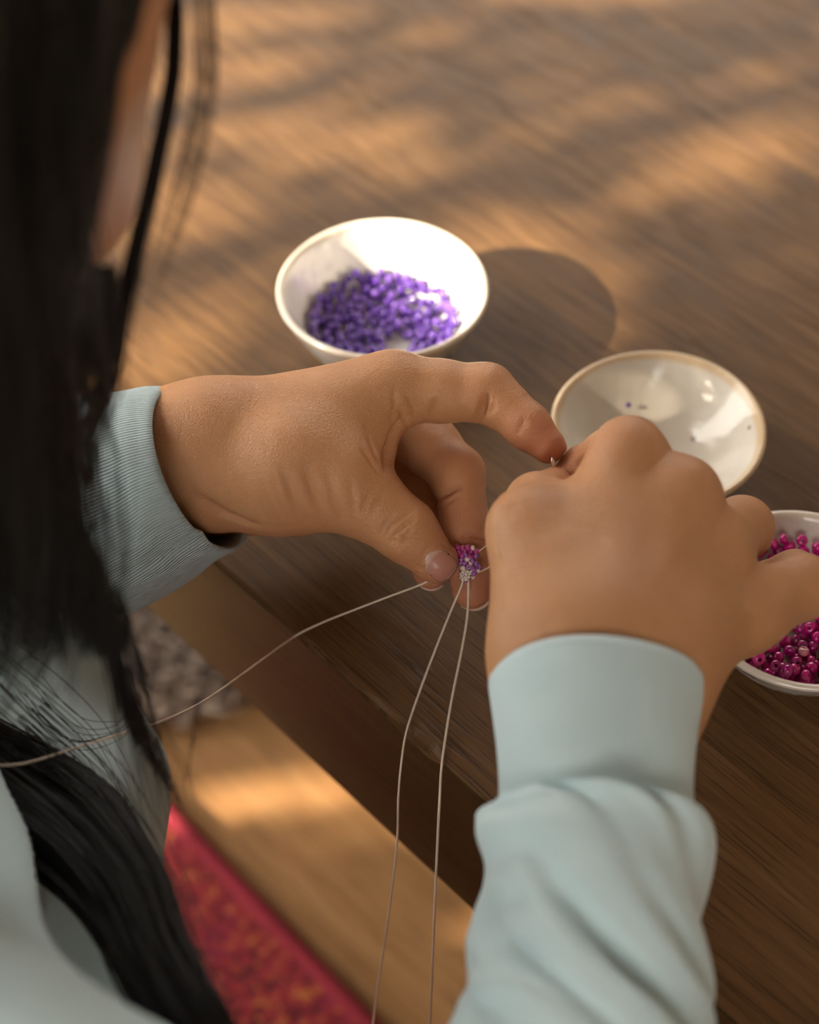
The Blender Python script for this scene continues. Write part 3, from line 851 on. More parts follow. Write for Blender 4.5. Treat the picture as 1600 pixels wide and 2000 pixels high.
Vt, Qt, _ = polygonise(sdf_trunk, np.array([allp[:, 0].min(), allp[:, 1].min(), 0.012]), allp.max(0) + 0.05, 0.009, 1)
person = empty('person', np.array([PEL[0], PEL[1], 0.0]))
tag(person, 'person with long black hair in a pale blue sweater, stringing beads at the table', 'person')
offs = np.cumsum([0, len(VL), len(VR), len(Vh)])
body = mob('body', np.vstack([VL, VR, Vh, Vt]), np.vstack([QL, QR + offs[1], Qh + offs[2], Qt + offs[3]]), MT['skin'], person, origin=np.array([PEL[0], PEL[1], 0.0]))
attr(body, 'red', np.concatenate([RL, RR, np.full(len(Vh), 0.25), np.zeros(len(Vt))]))
# eyes, lips
for s in (-1, 1):
    V, F = [], []
    e = hp(s * 0.031, 0.084, 0.003)
    for i in range(9):
        for j in range(12):
            a, b = math.pi * i / 8, 2 * math.pi * j / 12
            V.append(e + RD * 0.0115 * math.sin(a) * math.cos(b) + UD * 0.0055 * math.sin(a) * math.sin(b) + FD * 0.0115 * math.cos(a))
    F = [(i * 12 + j, i * 12 + (j + 1) % 12, (i + 1) * 12 + (j + 1) % 12, (i + 1) * 12 + j) for i in range(8) for j in range(12)]
    mob('eye', V, F, MT['eye'], person)
mob('lips', *tube([hp(t * 0.019, 0.0945 - 0.006 * t * t, -0.0655) for t in np.linspace(-1, 1, 13)], [0.0015 + 0.0042 * (1 - t * t) for t in np.linspace(-1, 1, 13)], 10), MT['lip'], person)

# fingernails ----------------------------------------------------------
def nail_px(sdf, base, tip, wpx, lift=0.00012, sag=0.25):
    """a nail seen from the front: base and tip in pixels, half width in pixels"""
    base, tip = np.array(base, float), np.array(tip, float)
    ax = tip - base; L = np.linalg.norm(ax); ax /= L; sd = np.array([-ax[1], ax[0]])
    nu, nv = 15, 17; top = []; al = []
    for v in np.linspace(0, 1, nv):
        wid = wpx * min(1, (1 - max(0, (0.32 - v) / 0.32) ** 2.4 * 0.45)) * (1 - max(0, (v - 0.80) / 0.20) ** 2 * 0.22)
        for u in np.linspace(-1, 1, nu):
            cur = v * L - (abs(u) ** 2.2) * (L * 0.10 if v > 0.5 else -L * 0.13 * (1 - v * 2))
            q = base + ax * cur + sd * u * wid
            top.append(q); al.append(v - 0.03 * abs(u))
    top = hits(sdf, top)
    N = grad(sdf, top, 0.0006)
    A = top + N * lift; Bk = top - N * 0.0006
    n = nu * nv; idx = np.arange(n).reshape(nv, nu)
    F = [(idx[i, j], idx[i, j + 1], idx[i + 1, j + 1], idx[i + 1, j]) for i in range(nv - 1) for j in range(nu - 1)]
    F += [(b + n, a + n, d + n, c + n) for a, b, c, d in [(f[0], f[1], f[2], f[3]) for f in F]]
    ring = list(idx[0]) + list(idx[1:, -1]) + list(idx[-1, ::-1][1:]) + list(idx[::-1, 0][1:-1])
    F += [(ring[(k + 1) % len(ring)], ring[k], ring[k] + n, ring[(k + 1) % len(ring)] + n) for k in range(len(ring))]
    V = np.vstack([A, Bk])
    o = mob('fingernail', V, F, MT['nail'], person); attr(o, 'along', al + al); return o
nail_px(sdfL, (835, 1083), (884, 1124), 28)
def nail_back(tip, dirv, back, w, L):
    """nail on the far side of a fingertip"""
    dirv = dirv / np.linalg.norm(dirv); back = back - dirv * (back @ dirv); back /= np.linalg.norm(back); s = np.cross(dirv, back)
    V, al = [], []
    for v in np.linspace(0, 1, 9):
        for u in np.linspace(-1, 1, 9):
            V.append(tip[0] + dirv * (v * L - L * 0.45 - 0.002 * u * u) + s * u * w * 0.9 + back * (tip[1] * 0.98 - 0.25 * w * u * u)); al.append(v)
    idx = np.arange(81).reshape(9, 9)
    F = [(idx[i, j], idx[i, j + 1], idx[i + 1, j + 1], idx[i + 1, j]) for i in range(8) for j in range(8)]
    o = mob('fingernail', V, F, MT['nail'], person)
    md = o.modifiers.new('thick', 'SOLIDIFY'); md.thickness = 0.0006; md.offset = 0
    attr(o, 'along', al)
for a, b, l in (('m3', 'm4', .0135), ('r3', 'r4', .0075), ('p3', 'p4', .009)):
    nail_back(WL[b], WL[b][0] - WL[a][0], FWD + 0.15 * RGT, WL[b][1] * 0.8, l)
nail_back(WL['i4'], WL['i4'][0] - WL['i3'][0], UPV * 0.55 + RGT * 0.3 + FWD * 1.2, 0.0038, 0.0085)
for a, b in (('i3', 'i4'), ('m3', 'm4'), ('r3', 'r4'), ('p3', 'p4'), ('t2', 't3')):
    nail_back(WR[b], WR[b][0] - WR[a][0], FWD + (-0.5 * UPV if b != 't3' else -0.8 * RGT), WR[b][1] * 0.8, 0.011)

# sweater ------------------------------------------------------------------
def sleeve(rings, nseg=96, nlen=60, fold=None, power=2.0):
    """rings: (centre, U half vector, V half vector); returns V grid, quads, uv"""
    C = catmull([r[0] for r in rings], nlen); U = catmull([r[1] for r in rings], nlen); W = catmull([r[2] for r in rings], nlen)
    th = np.linspace(0, 2 * math.pi, nseg + 1)
    c, s = np.cos(th), np.sin(th)
    G = C[:, None] + U[:, None] * c[None, :, None] + W[:, None] * s[None, :, None]
    if fold is not None:
        R = G - C[:, None]; Rn = R / (np.linalg.norm(R, axis=2, keepdims=True) + 1e-9)
        tt = np.linspace(0, 1, nlen)
        G = G + Rn * fold(tt[:, None], th[None, :])[:, :, None]
    idx = np.arange(nlen * (nseg + 1)).reshape(nlen, nseg + 1)
    Q = np.stack([idx[:-1, :-1], idx[:-1, 1:], idx[1:, 1:], idx[1:, :-1]], -1).reshape(-1, 4)
    L = np.concatenate([[0], np.cumsum(np.linalg.norm(np.diff(C, axis=0), axis=1))])
    uv = np.stack([np.broadcast_to(th / (2 * math.pi), idx.shape), np.broadcast_to(L[:, None], idx.shape)], -1).reshape(-1, 2)
    return G, Q, uv
def PV(dx, dy, dd, d):       # half vector given as pixels and depth
    return P(800 + dx, 1000 + dy, d) - P(800, 1000, d) + FWD * dd
def R_(cx, cy, d, hu, hv): return (P(cx, cy, d), PV(*hu, 0.0, d), PV(*hv, d))

def hemmed(G, Q, uv, thick, length):
    """turn the first ring inwards so that the opening has a rolled edge and an inside"""
    n, m = G.shape[:2]
    C = G[:, :-1].mean(1, keepdims=True)
    ax = C[0, 0] - C[1, 0]; ax /= np.linalg.norm(ax)
    Rn = (G - C); Rl = np.linalg.norm(Rn, axis=2, keepdims=True); Rn = Rn / Rl
    extra = []
    k = max(2, min(n - 1, int(length)))
    for i in range(k, 0, -1): extra.append(G[i] - Rn[i] * thick)
    for a in (0.0, 0.35, 0.7): extra.append(G[0] - Rn[0] * thick * (1 - a) + ax * thick * 0.8 * math.sin(math.pi * (0.15 + a * 0.6)))
    E = np.array(extra); e = len(E)
    A = np.concatenate([E, G], 0); nn = len(A)
    idx = np.arange(nn * m).reshape(nn, m)
    Q2 = np.stack([idx[:-1, :-1], idx[:-1, 1:], idx[1:, 1:], idx[1:, :-1]], -1).reshape(-1, 4)
    u = uv.reshape(n, m, 2); ue = np.repeat(u[:1], e, 0).copy()
    return A.reshape(-1, 3), Q2, np.concatenate([ue, u], 0).reshape(-1, 2)

# left cuff (ribbed) with the bag of slack cloth below the wrist
LC = [R_(388, 918, .616, (55, 163), (-56, 6, -.040)),
      R_(345, 930, .617, (55, 176), (-52, 8, -.041)),
      R_(300, 950, .620, (56, 190), (-48, 10, -.042)),
      R_(215, 982, .625, (58, 208), (-42, 10, -.043)),
      R_(110, 1018, .630, (64, 222), (-42, 10, -.036)),
      R_(20, 1052, .636, (64, 228), (-42, 10, -.037))]
def fold_lc(t, th):
    lower = np.exp(-((th - 0.75) / 0.55) ** 2)
    f = -0.0022 * np.exp(-((th - 0.62 - 0.25 * t) / 0.10) ** 2) * (1 - t)
    f = f + 0.0010 * np.sin(3 * th + 6 * t) * t + 0.0006 * np.sin(9 * th - 9 * t) * t
    return f
G, Q, uv = sleeve(LC, 220, 50, fold_lc)
cuffL = hemmed(G, Q, uv, 0.0026, 22)
# left sleeve above the cuff
LS = [R_(40, 1045, .635, (66, 236), (-42, 10, -.039)), R_(-60, 1080, .640, (66, 270), (-40, 10, -.044)),
      R_(-300, 1130, .648, (60, 285), (-40, 10, -.048)), R_(-600, 1170, .658, (50, 290), (-40, 10, -.05)), R_(-950, 1200, .672, (40, 290), (-30, 10, -.05))]
lsG, lsQ, lsuv = sleeve(LS, 64, 40, lambda t, th: 0.004 * np.sin(2 * th + 9 * t) * np.minimum(1, t * 4) + 0.003 * np.sin(5 * th - 14 * t))

# right cuff
RC = [R_(1165, 1334, .528, (206, 14), (4, -100, -.030)),
      R_(1164, 1350, .526, (207, 14), (4, -100, -.030)),
      R_(1163, 1420, .522, (199, 16), (4, -98, -.030)),
      R_(1163, 1500, .517, (193, 17), (3, -96, -.030)),
      R_(1163, 1570, .513, (189, 16), (3, -92, -.030)),
      R_(1163, 1640, .509, (188, 16), (3, -90, -.030))]
G, Q, uv = sleeve(RC, 180, 46, lambda t, th: 0.0004 * np.sin(4 * th + 7 * t) + 0.0003 * np.exp(-((th - 1.9) / 0.5) ** 2) * np.sin(26 * t))
cuffR = hemmed(G, Q, uv, 0.0024, 20)
RS = [R_(1163, 1600, .512, (186, 16), (3, -90, -.0285)),
      R_(1162, 1588, .512, (197, 16), (3, -96, -.0325)),
      R_(1158, 1604, .510, (214, 16), (3, -106, -.0355)),
      R_(1154, 1648, .507, (225, 14), (2, -116, -.037)),
      R_(1156, 1740, .501, (219, 10), (2, -120, -.036)),
      R_(1152, 1830, .494, (222, 6), (0, -118, -.036)),
      R_(1142, 1930, .486, (240, 6), (0, -120, -.037)),
      R_(1126, 2020, .478, (260, 6), (0, -122, -.038)),
      R_(1112, 2160, .470, (275, 6), (0, -122, -.040)),
      R_(1095, 2420, .466, (285, 0), (0, -120, -.042)),
      R_(1075, 2800, .470, (290, 0), (0, -110, -.044))]
def fold_rs(t, th):
    # th: 0 right, pi/2 towards the viewer, pi left
    x = (th - math.pi / 2)
    ramp = np.clip((t - 0.10) / 0.10, 0, 1) * np.clip((1.1 - t) / 0.3, 0, 1)
    front = np.exp(-(x / 1.35) ** 2)
    ph = t * 34 + x * 6.5 + 1.2 * np.sin(x * 1.5) + 1.5 * np.sin(t * 9)
    sn = np.sin(ph)
    big = 0.0042 * (sn + 0.35 * np.sin(2 * ph + 0.8)) * front * ramp * (0.6 + 0.4 * np.sin(t * 13 + x))
    small = 0.0014 * np.sin(th * 3 + t * 22) * ramp + 0.0012 * np.sin(t * 60 + x * 1.2) * np.exp(-((x - 0.9) / 0.5) ** 2) * ramp
    return big + small
rsG, rsQ, rsuv = sleeve(RS, 128, 110, fold_rs)

# trunk of the sweater
def sdf_sweat(p):
    d = cone(p, PEL + UZ * 0.01, MID + HT * 0.02 - UZ * 0.06, 0.145, 0.122)
    d = smin(d, cone(p, MID + HT * 0.05 - HR * 0.05 - UZ * 0.12, MID + HT * 0.04 + HR * 0.03 - UZ * 0.13, 0.065, 0.065), 0.05)
    d = smin(d, cone(p, SH_L, MID, 0.058, 0.066), 0.06)
    d = smin(d, cone(p, SH_R, MID, 0.056, 0.066), 0.06)
    d = smin(d, cone(p, SH_R, ELB_R, 0.056, 0.046), 0.03)
    d = smin(d, cone(p, SH_L, ELB_L, 0.056, 0.050), 0.03)
    d = smin(d, cone(p, ELB_L, WL['fore'][0] * 0.5 + ELB_L * 0.5, 0.047, 0.040), 0.02)
    d = smin(d, cone(p, ELB_R, P(1095, 2420, .47), 0.044, 0.040), 0.02)
    d = smin(d, cone(p, P(10, 1250, .665), P(92, 1600, .63), 0.046, 0.036), 0.03)
    d = smin(d, cone(p, P(92, 1600, .63), P(130, 1900, .575), 0.036, 0.036), 0.03)
    q = p - MID
    w = np.sin(q @ np.array([60, 35, 90.0])) * 0.5 + np.sin(q @ np.array([-45, 70, 65.0]) + 1.3) * 0.5
    return d - 0.0050 * w
Vs, Qs, _ = polygonise(sdf_sweat, np.array([PEL[0] - 0.24, PEL[1] - 0.22, 0.02]), np.array([0.14, 0.52, TZ + 0.26]), 0.006, 1)
neck = P(0, 0, 1)
o1 = len(Vs); o2 = o1 + lsG.reshape(-1, 3).shape[0]
SV = np.vstack([Vs, lsG.reshape(-1, 3), rsG.reshape(-1, 3)])
SQ = np.vstack([Qs, lsQ + o1, rsQ + o2])
SUV = np.vstack([np.zeros((len(Vs), 2)), lsuv, rsuv])
sweater = mob('sweater', SV, SQ, MT['knit'], person, uv=SUV, origin=np.array([PEL[0], PEL[1], 0.05]))
o = mob('cuff', cuffL[0], cuffL[1], MT['rib'], sweater, uv=cuffL[2])
o = mob('cuff', cuffR[0], cuffR[1], MT['rib2'], sweater, uv=cuffR[2])
# trousers
def sdf_tr(p):
    d = cone(p, PEL - UZ * 0.02, PEL - UZ * 0.03 + HT * 0.02, 0.14, 0.14)
    KR, KL = PEL + HT * 0.33 + HR * 0.09 - UZ * 0.08, PEL + HT * 0.33 - HR * 0.12 - UZ * 0.08
    for k, s in ((KR, 1), (KL, -1)):
        d = smin(d, cone(p, PEL + HR * 0.08 * s - UZ * 0.03, k, 0.088, 0.060), 0.03)
        ank = PEL + HR * 0.09 * s - HT * 0.06; ank[2] = 0.058
        d = smin(d, cone(p, k - UZ * 0.022, ank, 0.056, 0.046), 0.02)
    return d
Vp, Qp, _ = polygonise(sdf_tr, np.array([PEL[0] - 0.3, PEL[1] - 0.3, 0.004]), PEL + np.array([0.36, 0.5, 0.16]), 0.008, 1)
Vp[:, 2] = np.maximum(Vp[:, 2], 0.0105)
mob('trousers', Vp, Qp, MT['trouser'], person)

# hair ------------------------------------------------------------------------
hairV, hairF, hoff = [], [], 0
def strands(guide, n, spread, rad, wave=0.0012, npt=22, seed=0, taper=0.35, flat=None, core=0.0, cut=0.12):
    """a lock: n strands scattered round a guide curve; spread is a radius per guide point"""
    global hoff
    g = np.array([P(*q) if len(q) == 3 else np.asarray(q[:3], float) for q in guide])
    sp = catmull(np.stack([np.asarray(spread, float)] * 3, -1), npt)[:, 0]
    c = catmull(g, npt)
    r = np.random.default_rng(seed)
    T = np.gradient(c, axis=0); T /= np.linalg.norm(T, axis=1)[:, None]
    view = FWD
    S = np.cross(T, view); S /= np.linalg.norm(S, axis=1)[:, None]; D = np.cross(S, T)
    s = np.linspace(0, 1, npt)
    if core:
        k = int(npt * 0.86)
        for x in (-0.5, 0, 0.5):
            v, f = tube((c + S * (x * sp)[:, None])[:k], sp[:k] * core * (1 - 0.9 * np.linspace(0, 1, k) ** 3), 8)
            hairV.append(v); hairF.append(f + hoff); hoff += len(v)
    for _ in range(n):
        a = r.uniform(0, 6.2832); q = math.sqrt(r.random()); x, y = q * math.cos(a), q * math.sin(a) * (flat if flat else 0.7)
        x2, y2 = x + r.normal(0, .22), y + r.normal(0, .22)
        ph = r.uniform(0, 6.28, 4)
        ox = (x + (x2 - x) * s) * sp + wave * np.sin(s * r.uniform(4, 9) + ph[0]) * s
        oy = (y + (y2 - y) * s) * sp + wave * np.sin(s * r.uniform(4, 9) + ph[1]) * s
        pth = c + S * ox[:, None] + D * oy[:, None]
        e = r.uniform(1 - cut, 1.0); m = max(6, int(npt * e)); pth = pth[:m]
        w = rad * (1 - (1 - taper) * np.linspace(0, 1, m) ** 2)
        v, f = tube(pth, w, 4)
        hairV.append(v); hairF.append(f + hoff); hoff += len(v)

# near side curtain, falling from the crown past the cheek
strands([(-500, -900, .36), (-420, -300, .345), (-330, 300, .36), (-240, 800, .385), (-190, 1100, .42), (-200, 1370, .46)], 420, [.03, .045, .05, .05, .045, .03], .00045, seed=1, core=0.48)
strands([(-250, -900, .37), (-120, -300, .35), (-90, 300, .365), (-60, 700, .39), (-20, 1050, .42), (30, 1310, .46)], 520, [.02, .026, .026, .026, .027, .022], .00042, seed=2, core=0.48)
strands([(-100, -800, .38), (60, -300, .365), (70, 100, .37), (40, 450, .385), (-45, 800, .405), (70, 1080, .43), (140, 1290, .46)], 420, [.018, .018, .018, .015, .012, .012, .010], .0004, seed=3, core=0.48)
strands([(100, -700, .39), (190, -200, .375), (160, 60, .378), (105, 330, .385), (75, 560, .395), (25, 770, .41), (88, 960, .43), (175, 1170, .45), (212, 1330, .47)], 340, [.012, .012, .011, .0085, .008, .0055, .005, .0055, .004], .00038, seed=4, core=0.48)
strands([(180, -700, .39), (238, -200, .378), (208, 60, .382), (148, 330, .388), (128, 500, .395), (150, 640, .405), (178, 740, .415)], 150, [.008, .006, .005, .0035, .003, .004, .004], .00032, seed=5)
# thin lock round the far side of the face and its fainter neighbour
strands([(280, -500, .44), (330, -150, .43), (342, 110, .43), (312, 290, .432), (272, 470, .436), (240, 610, .44), (212, 745, .446), (172, 860, .455), (138, 950, .465), (128, 1040, .475)], 48, [.003, .0022, .0019, .0017, .0020, .0022, .0034, .004, .003, .002], .00026, seed=6)
strands([(330, -500, .44), (385, -150, .43), (402, 80, .43), (398, 200, .431), (362, 360, .434), (318, 500, .438), (275, 640, .444)], 20, [.004, .004, .0036, .003, .003, .003, .002], .0002, seed=7, taper=0.1)
strands([(200, 520, .42), (205, 620, .425), (190, 700, .43), (172, 790, .44), (150, 880, .45)], 60, [.004, .005, .0055, .005, .003], .00028, seed=8)
strands([(80, 600, .41), (120, 720, .415), (110, 830, .43), (85, 930, .44)], 22, [.006, .006, .006, .005], .0003, seed=18)
# tips below the sleeve
strands([(215, 1180, .455), (240, 1330, .475), (268, 1420, .49), (312, 1500, .505), (345, 1555, .515), (368, 1598, .52)], 40, [.004, .003, .0024, .0016, .001, .0006], .00022, seed=9, taper=.15, cut=.35)
strands([(200, 1150, .46), (250, 1330, .48), (275, 1450, .50), (300, 1560, .52), (320, 1660, .53)], 44, [.005, .006, .0065, .006, .005], .00018, seed=10, taper=.15, cut=.5)
strands([(390, 1360, .50), (378, 1450, .505), (366, 1520, .51), (360, 1560, .515)], 3, [.0006, .0007, .0006, .0003], .00012, seed=11, taper=.3)
strands([(290, 1400, .49), (330, 1470, .50), (362, 1540, .51), (372, 1620, .52)], 6, [.004, .004, .003, .002], .0001, seed=12, taper=.2, cut=.5)
# lock lying over the chest and the shoulder
strands([(-260, 1350, .54), (-120, 1450, .56), (30, 1535, .562), (155, 1620, .54), (238, 1730, .51), (285, 1840, .485), (340, 1950, .465), (405, 2060, .45), (460, 2200, .44)], 560, [.014, .016, .0165, .016, .0135, .011, .010, .009, .006], .00032, seed=13)
strands([(-150, 1390, .55), (60, 1475, .56), (190, 1550, .556), (268, 1650, .53), (310, 1770, .50), (342, 1900, .475), (400, 2050, .46)], 110, [.008, .006, .005, .004, .004, .005, .004], .00028, seed=14)
strands([(60, 1340, .555), (110, 1400, .56), (160, 1430, .565), (230, 1420, .565), (260, 1390, .565)], 7, [.006, .006, .006, .004, .003], .00018, seed=15)
strands([(-60, 1260, .53), (60, 1370, .55), (170, 1470, .56), (250, 1590, .555)], 16, [.012, .014, .012, .008], .0002, seed=16)
strands([(-260, 1420, .53), (-60, 1540, .54), (90, 1640, .53), (190, 1740, .51), (265, 1850, .485), (330, 1970, .465), (395, 2080, .45)], 240, [.014, .014, .012, .010, .009, .009, .008], .0003, seed=17)
strands([(40, 1420, .555), (180, 1560, .54), (280, 1720, .505), (335, 1880, .475), (420, 2060, .45)], 40, [.012, .012, .010, .011, .012], .0002, seed=19, wave=.004)
# back of the head, down to the shoulder blades
def wpt(r, f, u): return tuple(hp(r, f, u))
for i, r0 in enumerate((-0.07, -0.045, -0.02, 0.005, 0.03, 0.055)):
    g = [hp(r0 * .6, -.05, .10), hp(r0 * 1.1, -.105, .05), hp(r0 * 1.25, -.115, -.01), hp(r0 * 1.3, -.10, -.07), hp(r0 * 1.3, -.075, -.13), MID + HR * r0 * 1.4 + HT * -.035 + UZ * .045 if abs(r0) < .04 else hp(r0 * 1.35, -.04, -.19)]
    strands([np.append(q, 0) for q in g], 170, [.010, .016, .018, .017, .015, .010], .0004, seed=30 + i, core=0.5)
# cap over the skull
def sdf_cap(p): return ellip(p, hp(0, -0.022, 0.026), HA, np.array([0.084, 0.100, 0.100]))
Vc, Qc, _ = polygonise(lambda p: -smin(-sdf_cap(p), cone(p, hp(0, 0.12, -0.03), hp(0, 0.10, -0.14), 0.085, 0.10), 0.01), HC - 0.16, HC + 0.16, 0.005, 1)
HV = np.vstack(hairV + [Vc]); HF = np.vstack(hairF + [Qc + hoff])
mob('hair', HV, HF, MT['hair'], person)
print('hair quads', len(HF))

# ------------------------------------------------------------------ thread, needle, beadwork
def thread(pts, r, label, n=90, cat='thread'):
    rr = np.random.default_rng(len(label))
    c = catmull(pts, n)
    o = mob('thread', *tube(c, r, 8), MT['thread']); tag(o, label, cat, 'threads of the beadwork'); return o
ez = TZ + 0.0006
def edge_pt(px, py, dz=0.0006):
    q = on_z(px, py, TZ + dz); return q
thread([P(846, 1124, .606), P(828, 1139, .605), P(760, 1165, .612), P(690, 1192, .622), P(630, 1216, .634), edge_pt(577, 1242), P(520, 1282, .625), P(455, 1330, .610), P(390, 1374, .597), P(320, 1407, .580), P(240, 1432, .563), P(150, 1460, .548), P(60, 1488, .540), P(0, 1495, .535), P(-80, 1490, .53)], .00040,
       'cream thread running left from under the thumb across the hair')
e1 = edge_pt(797, 1425); e2 = edge_pt(866, 1487)
def drop(e, pts): return pts
thread([P(905, 1128, .601), P(900, 1148, .602), P(880, 1195, .607), P(850, 1270, .616), P(820, 1350, .624), e1 - EN * 0.0006, P(784, 1490, .607), P(778, 1560, .610), P(776, 1640, .618), P(764, 1750, .628), P(750, 1850, .64), P(736, 1940, .65), P(724, 2040, .66)], .00040,
       'left one of the two cream thread tails hanging over the table edge')
thread([P(914, 1128, .601), P(915, 1150, .602), P(912, 1210, .608), P(898, 1290, .614), P(880, 1380, .618), e2 - EN * 0.0006, P(859, 1560, .592), P(855, 1640, .594), P(850, 1750, .60), P(845, 1880, .61), P(841, 1980, .62), P(838, 2060, .63)], .00046,
       'right one of the two cream thread tails hanging over the table edge')
thread([P(924, 1084, .601), P(935, 1077, .600), P(950, 1066, .598), P(966, 1054, .595), P(990, 1035, .592)], .00024, 'upper short strand between the beadwork and the right hand', 24)
thread([P(922, 1113, .601), P(932, 1117, .600), P(948, 1112, .597), P(964, 1102, .594), P(995, 1080, .590)], .00026, 'lower short strand between the beadwork and the right hand', 24)
b = bead('strung_bead', 'lilac', P(957, 1093, .5965), .0008); tag(b, 'single tiny lilac bead on a strand beside the right hand', 'bead')
pth = [P(1078, 893, .5935), P(1081, 905, .5938), P(1086, 920, .595), P(1093, 937, .598), P(1106, 962, .601), P(1118, 985, .602)]
o = mob('needle', *tube(catmull(pth, 24), np.concatenate([[.0001, .0003, .00055, .0007], np.full(20, .0008)]), 10), MT['steel']); tag(o, 'thin steel needle tip between the left fingertip and the right hand', 'needle')

bw = empty('beadwork', P(912, 1100, .600))
tag(bw, 'tiny woven bead piece in pink, violet and clear between thumb and finger', 'beadwork')
rb = random.Random(12)
rows = [(1070, [894, 904, 914, 925], ['pinkb', 'pinkb', 'pinkb', 'clear']), (1077, [897, 908, 918, 930], ['pinkb', 'pinkb', 'pinkb', 'pinkb']),
        (1085, [900, 911, 921, 931], ['pinkb', 'lilac', 'pinkb', 'lilac']), (1093, [903, 914, 924], ['lilac', 'clear', 'lilac']), (1100, [902, 910, 920, 930], ['lilac', 'lilac', 'clear', 'lilac']),
        (1108, [905, 915, 925, 935], ['clear', 'lilac', 'lilac', 'lilac']), (1115, [904, 911, 919, 927, 936], ['clear', 'clear', 'clear', 'lilac', 'clear']),
        (1121, [903, 910, 917, 924], ['clear', 'clear', 'clear', 'lilac']), (1127, [903, 909, 916, 922], ['clear', 'clear', 'clear', 'clear']), (1133, [904, 911], ['clear', 'clear'])]
for y, xs, ks in rows:
    for x, k in zip(xs, ks):
        for layer in (0, 1):
            rr_ = (.00082 if k == 'clear' and y > 1110 else .00105)
            kk = k if layer == 0 else ('pinkb' if y < 1090 else 'lilac')
            bead('bead', kk, P(x + rb.uniform(-2, 2), y + rb.uniform(-2, 2), .5992 + 0.0016 * layer + rb.uniform(-.0003, .0003)), rr_, None, bw)

# one bead left in the empty bowl
def in_bowl2(px, py):
    q = on_z(px, py, TZ + 0.012); return q
q = on_z(1228, 791, TZ + 0.0165)
o = bead('stray_bead', 'purple', q, .0011); tag(o, 'single dark purple bead left in the speckled empty bowl', 'bead')

# ------------------------------------------------------------------ tree outside that dapples the sun
LIT = [  # patches of sun on the table and the floor: pixel centre, radii, tilt, height of the surface
    (440, 130, 130, 40, 5, TZ), (520, 30, 120, 25, 0, TZ), (660, 280, 130, 42, 10, TZ), (830, 350, 150, 42, 22, TZ), (980, 440, 150, 42, 30, TZ), (1110, 520, 110, 45, 35, TZ),
    (1390, 290, 150, 75, -10, TZ), (1180, -20, 150, 15, 0, TZ), (1500, 200, 60, 60, 0, TZ), (400, 450, 170, 80, 20, TZ), (270, 640, 90, 110, 0, TZ),
    (800, 520, 190, 120, 10, TZ + 0.03), (620, 1530, 210, 80, 25, 0), (350, 1575, 50, 30, 30, 0)]
s1 = np.cross(SUN_TO, UZ); s1 /= np.linalg.norm(s1); s2 = np.cross(s1, SUN_TO)
DIST = 2.0
CTR = on_z(850, 500, TZ) + SUN_TO * DIST
holes = []
for px, py, a, b_, tl, z in LIT:
    c = on_z(px, py, z)
    t = math.radians(tl); u1 = on_z(px + a * math.cos(t), py + a * math.sin(t), z) - c; u2 = on_z(px - b_ * math.sin(t), py + b_ * math.cos(t), z) - c
    def pj(v): return np.array([v @ s1, v @ s2])
    Mx = np.stack([w * (1 + 0.011 / np.linalg.norm(w)) for w in (pj(u1), pj(u2))], -1)
    holes.append((pj(c - CTR), np.linalg.inv(Mx)))
rt = random.Random(21)
LV, LF, lo_ = [], [], 0
def leaf(c, ax, nrm, L, w):
    global lo_
    ax = ax / np.linalg.norm(ax); sd = np.cross(ax, nrm); sd /= np.linalg.norm(sd); up = np.cross(sd, ax)
    pts = [(0, 0, 0), (.3, .5, .04), (.3, -.5, .04), (.3, 0, 0), (.65, .42, .02), (.65, -.42, .02), (.65, 0, -.03), (1, 0, -.12)]
    LV.extend([c + ax * (L * (a - .5)) + sd * (w * b) + up * (L * z) for a, b, z in pts])
    for f in ((0, 3, 1), (0, 2, 3), (1, 3, 6, 4), (3, 2, 5, 6), (4, 6, 7), (6, 5, 7)): LF.append([lo_ + k for k in f])
    lo_ += 8
cnt = 0
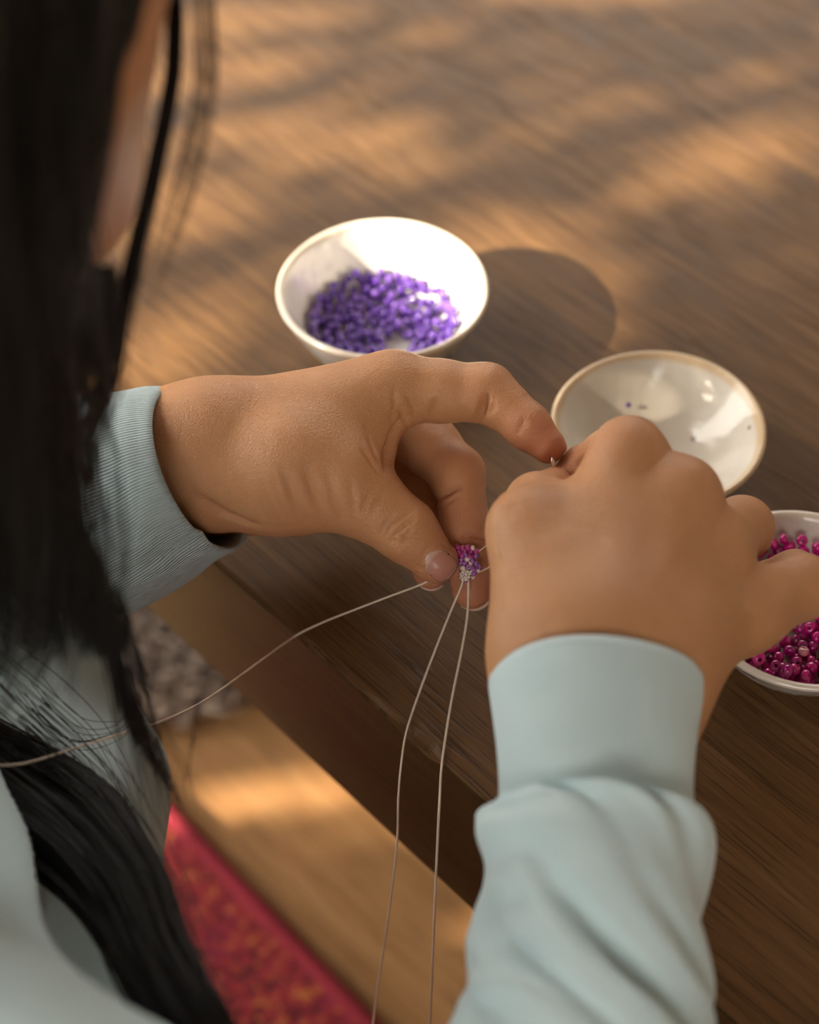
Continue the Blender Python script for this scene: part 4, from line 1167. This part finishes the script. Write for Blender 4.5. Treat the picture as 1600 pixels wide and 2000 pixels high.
for _ in range(18350):
    x, y, z = rt.uniform(-.60, .60), rt.uniform(-.50, .45), rt.gauss(0, .12)
    q = np.array([x, y]); L = rt.uniform(.026, .042)
    if _ >= 14000:
        tgt = P(rt.uniform(850, 1430), rt.uniform(1200, 2150), rt.uniform(.42, .53))
        v = tgt - CTR; q = np.array([v @ s1, v @ s2]) + np.array([rt.gauss(0, .01), rt.gauss(0, .01)]); x, y = q
        if _ >= 17950:
            v = on_z(rt.uniform(300, 760), rt.uniform(1660, 2050), 0) - CTR; x, y = q = np.array([v @ s1, v @ s2])
        elif _ >= 17500:
            v = P(rt.uniform(60, 900), rt.uniform(720, 1150), .60) - CTR; x, y = q = np.array([v @ s1, v @ s2])
    if _ < 14000 and any(np.linalg.norm(iv @ (q - hc)) < 1.0 for hc, iv in holes): 
        if rt.random() < 0.985: continue
    tp = CTR + s1 * x + s2 * y; tp = tp - SUN_TO * ((tp[2] - TZ) / SUN_TO[2])
    if to_px(tp[None])[1][0] < 640 and _ < 14000 and rt.random() < 0.42: continue
    c = CTR + s1 * x + s2 * y + SUN_TO * z
    leaf(c, s1 * rt.gauss(0, 1) + s2 * rt.gauss(0, 1) + SUN_TO * rt.gauss(0, .5), SUN_TO + np.array([rt.gauss(0, .5) for _ in range(3)]), L, L * .5); cnt += 1
base = CTR * [1, 1, 0] + np.array([-0.7, -0.3, 0])
tree = empty('garden_tree', base)
tag(tree, 'leafy garden tree outside that dapples the sunlight on the table', 'tree')
mob('trunk', *tube(catmull([base, base + np.array([.05, .02, .6]), base + np.array([.15, .1, 1.2]), CTR - np.array([.3, .1, .1]), CTR + np.array([-.2, 0, .4])], 24), np.linspace(.04, .012, 24), 10), MT['bark'], tree)
for k in range(7):
    a = base + np.array([.12, .07, 1.0 + .06 * k]); e = CTR + s1 * rt.uniform(-.5, .5) + s2 * rt.uniform(-.4, .4) - SUN_TO * -.15
    mob('branch', *tube(catmull([a, (a + e) / 2 + np.array([0, 0, .12]), e], 14), np.linspace(.009, .002, 14), 6), MT['bark'], tree)
fo = mob('foliage', LV, LF, MT['leaf'], tree, smooth=False); fo['kind'] = 'stuff'
print('leaves', cnt)
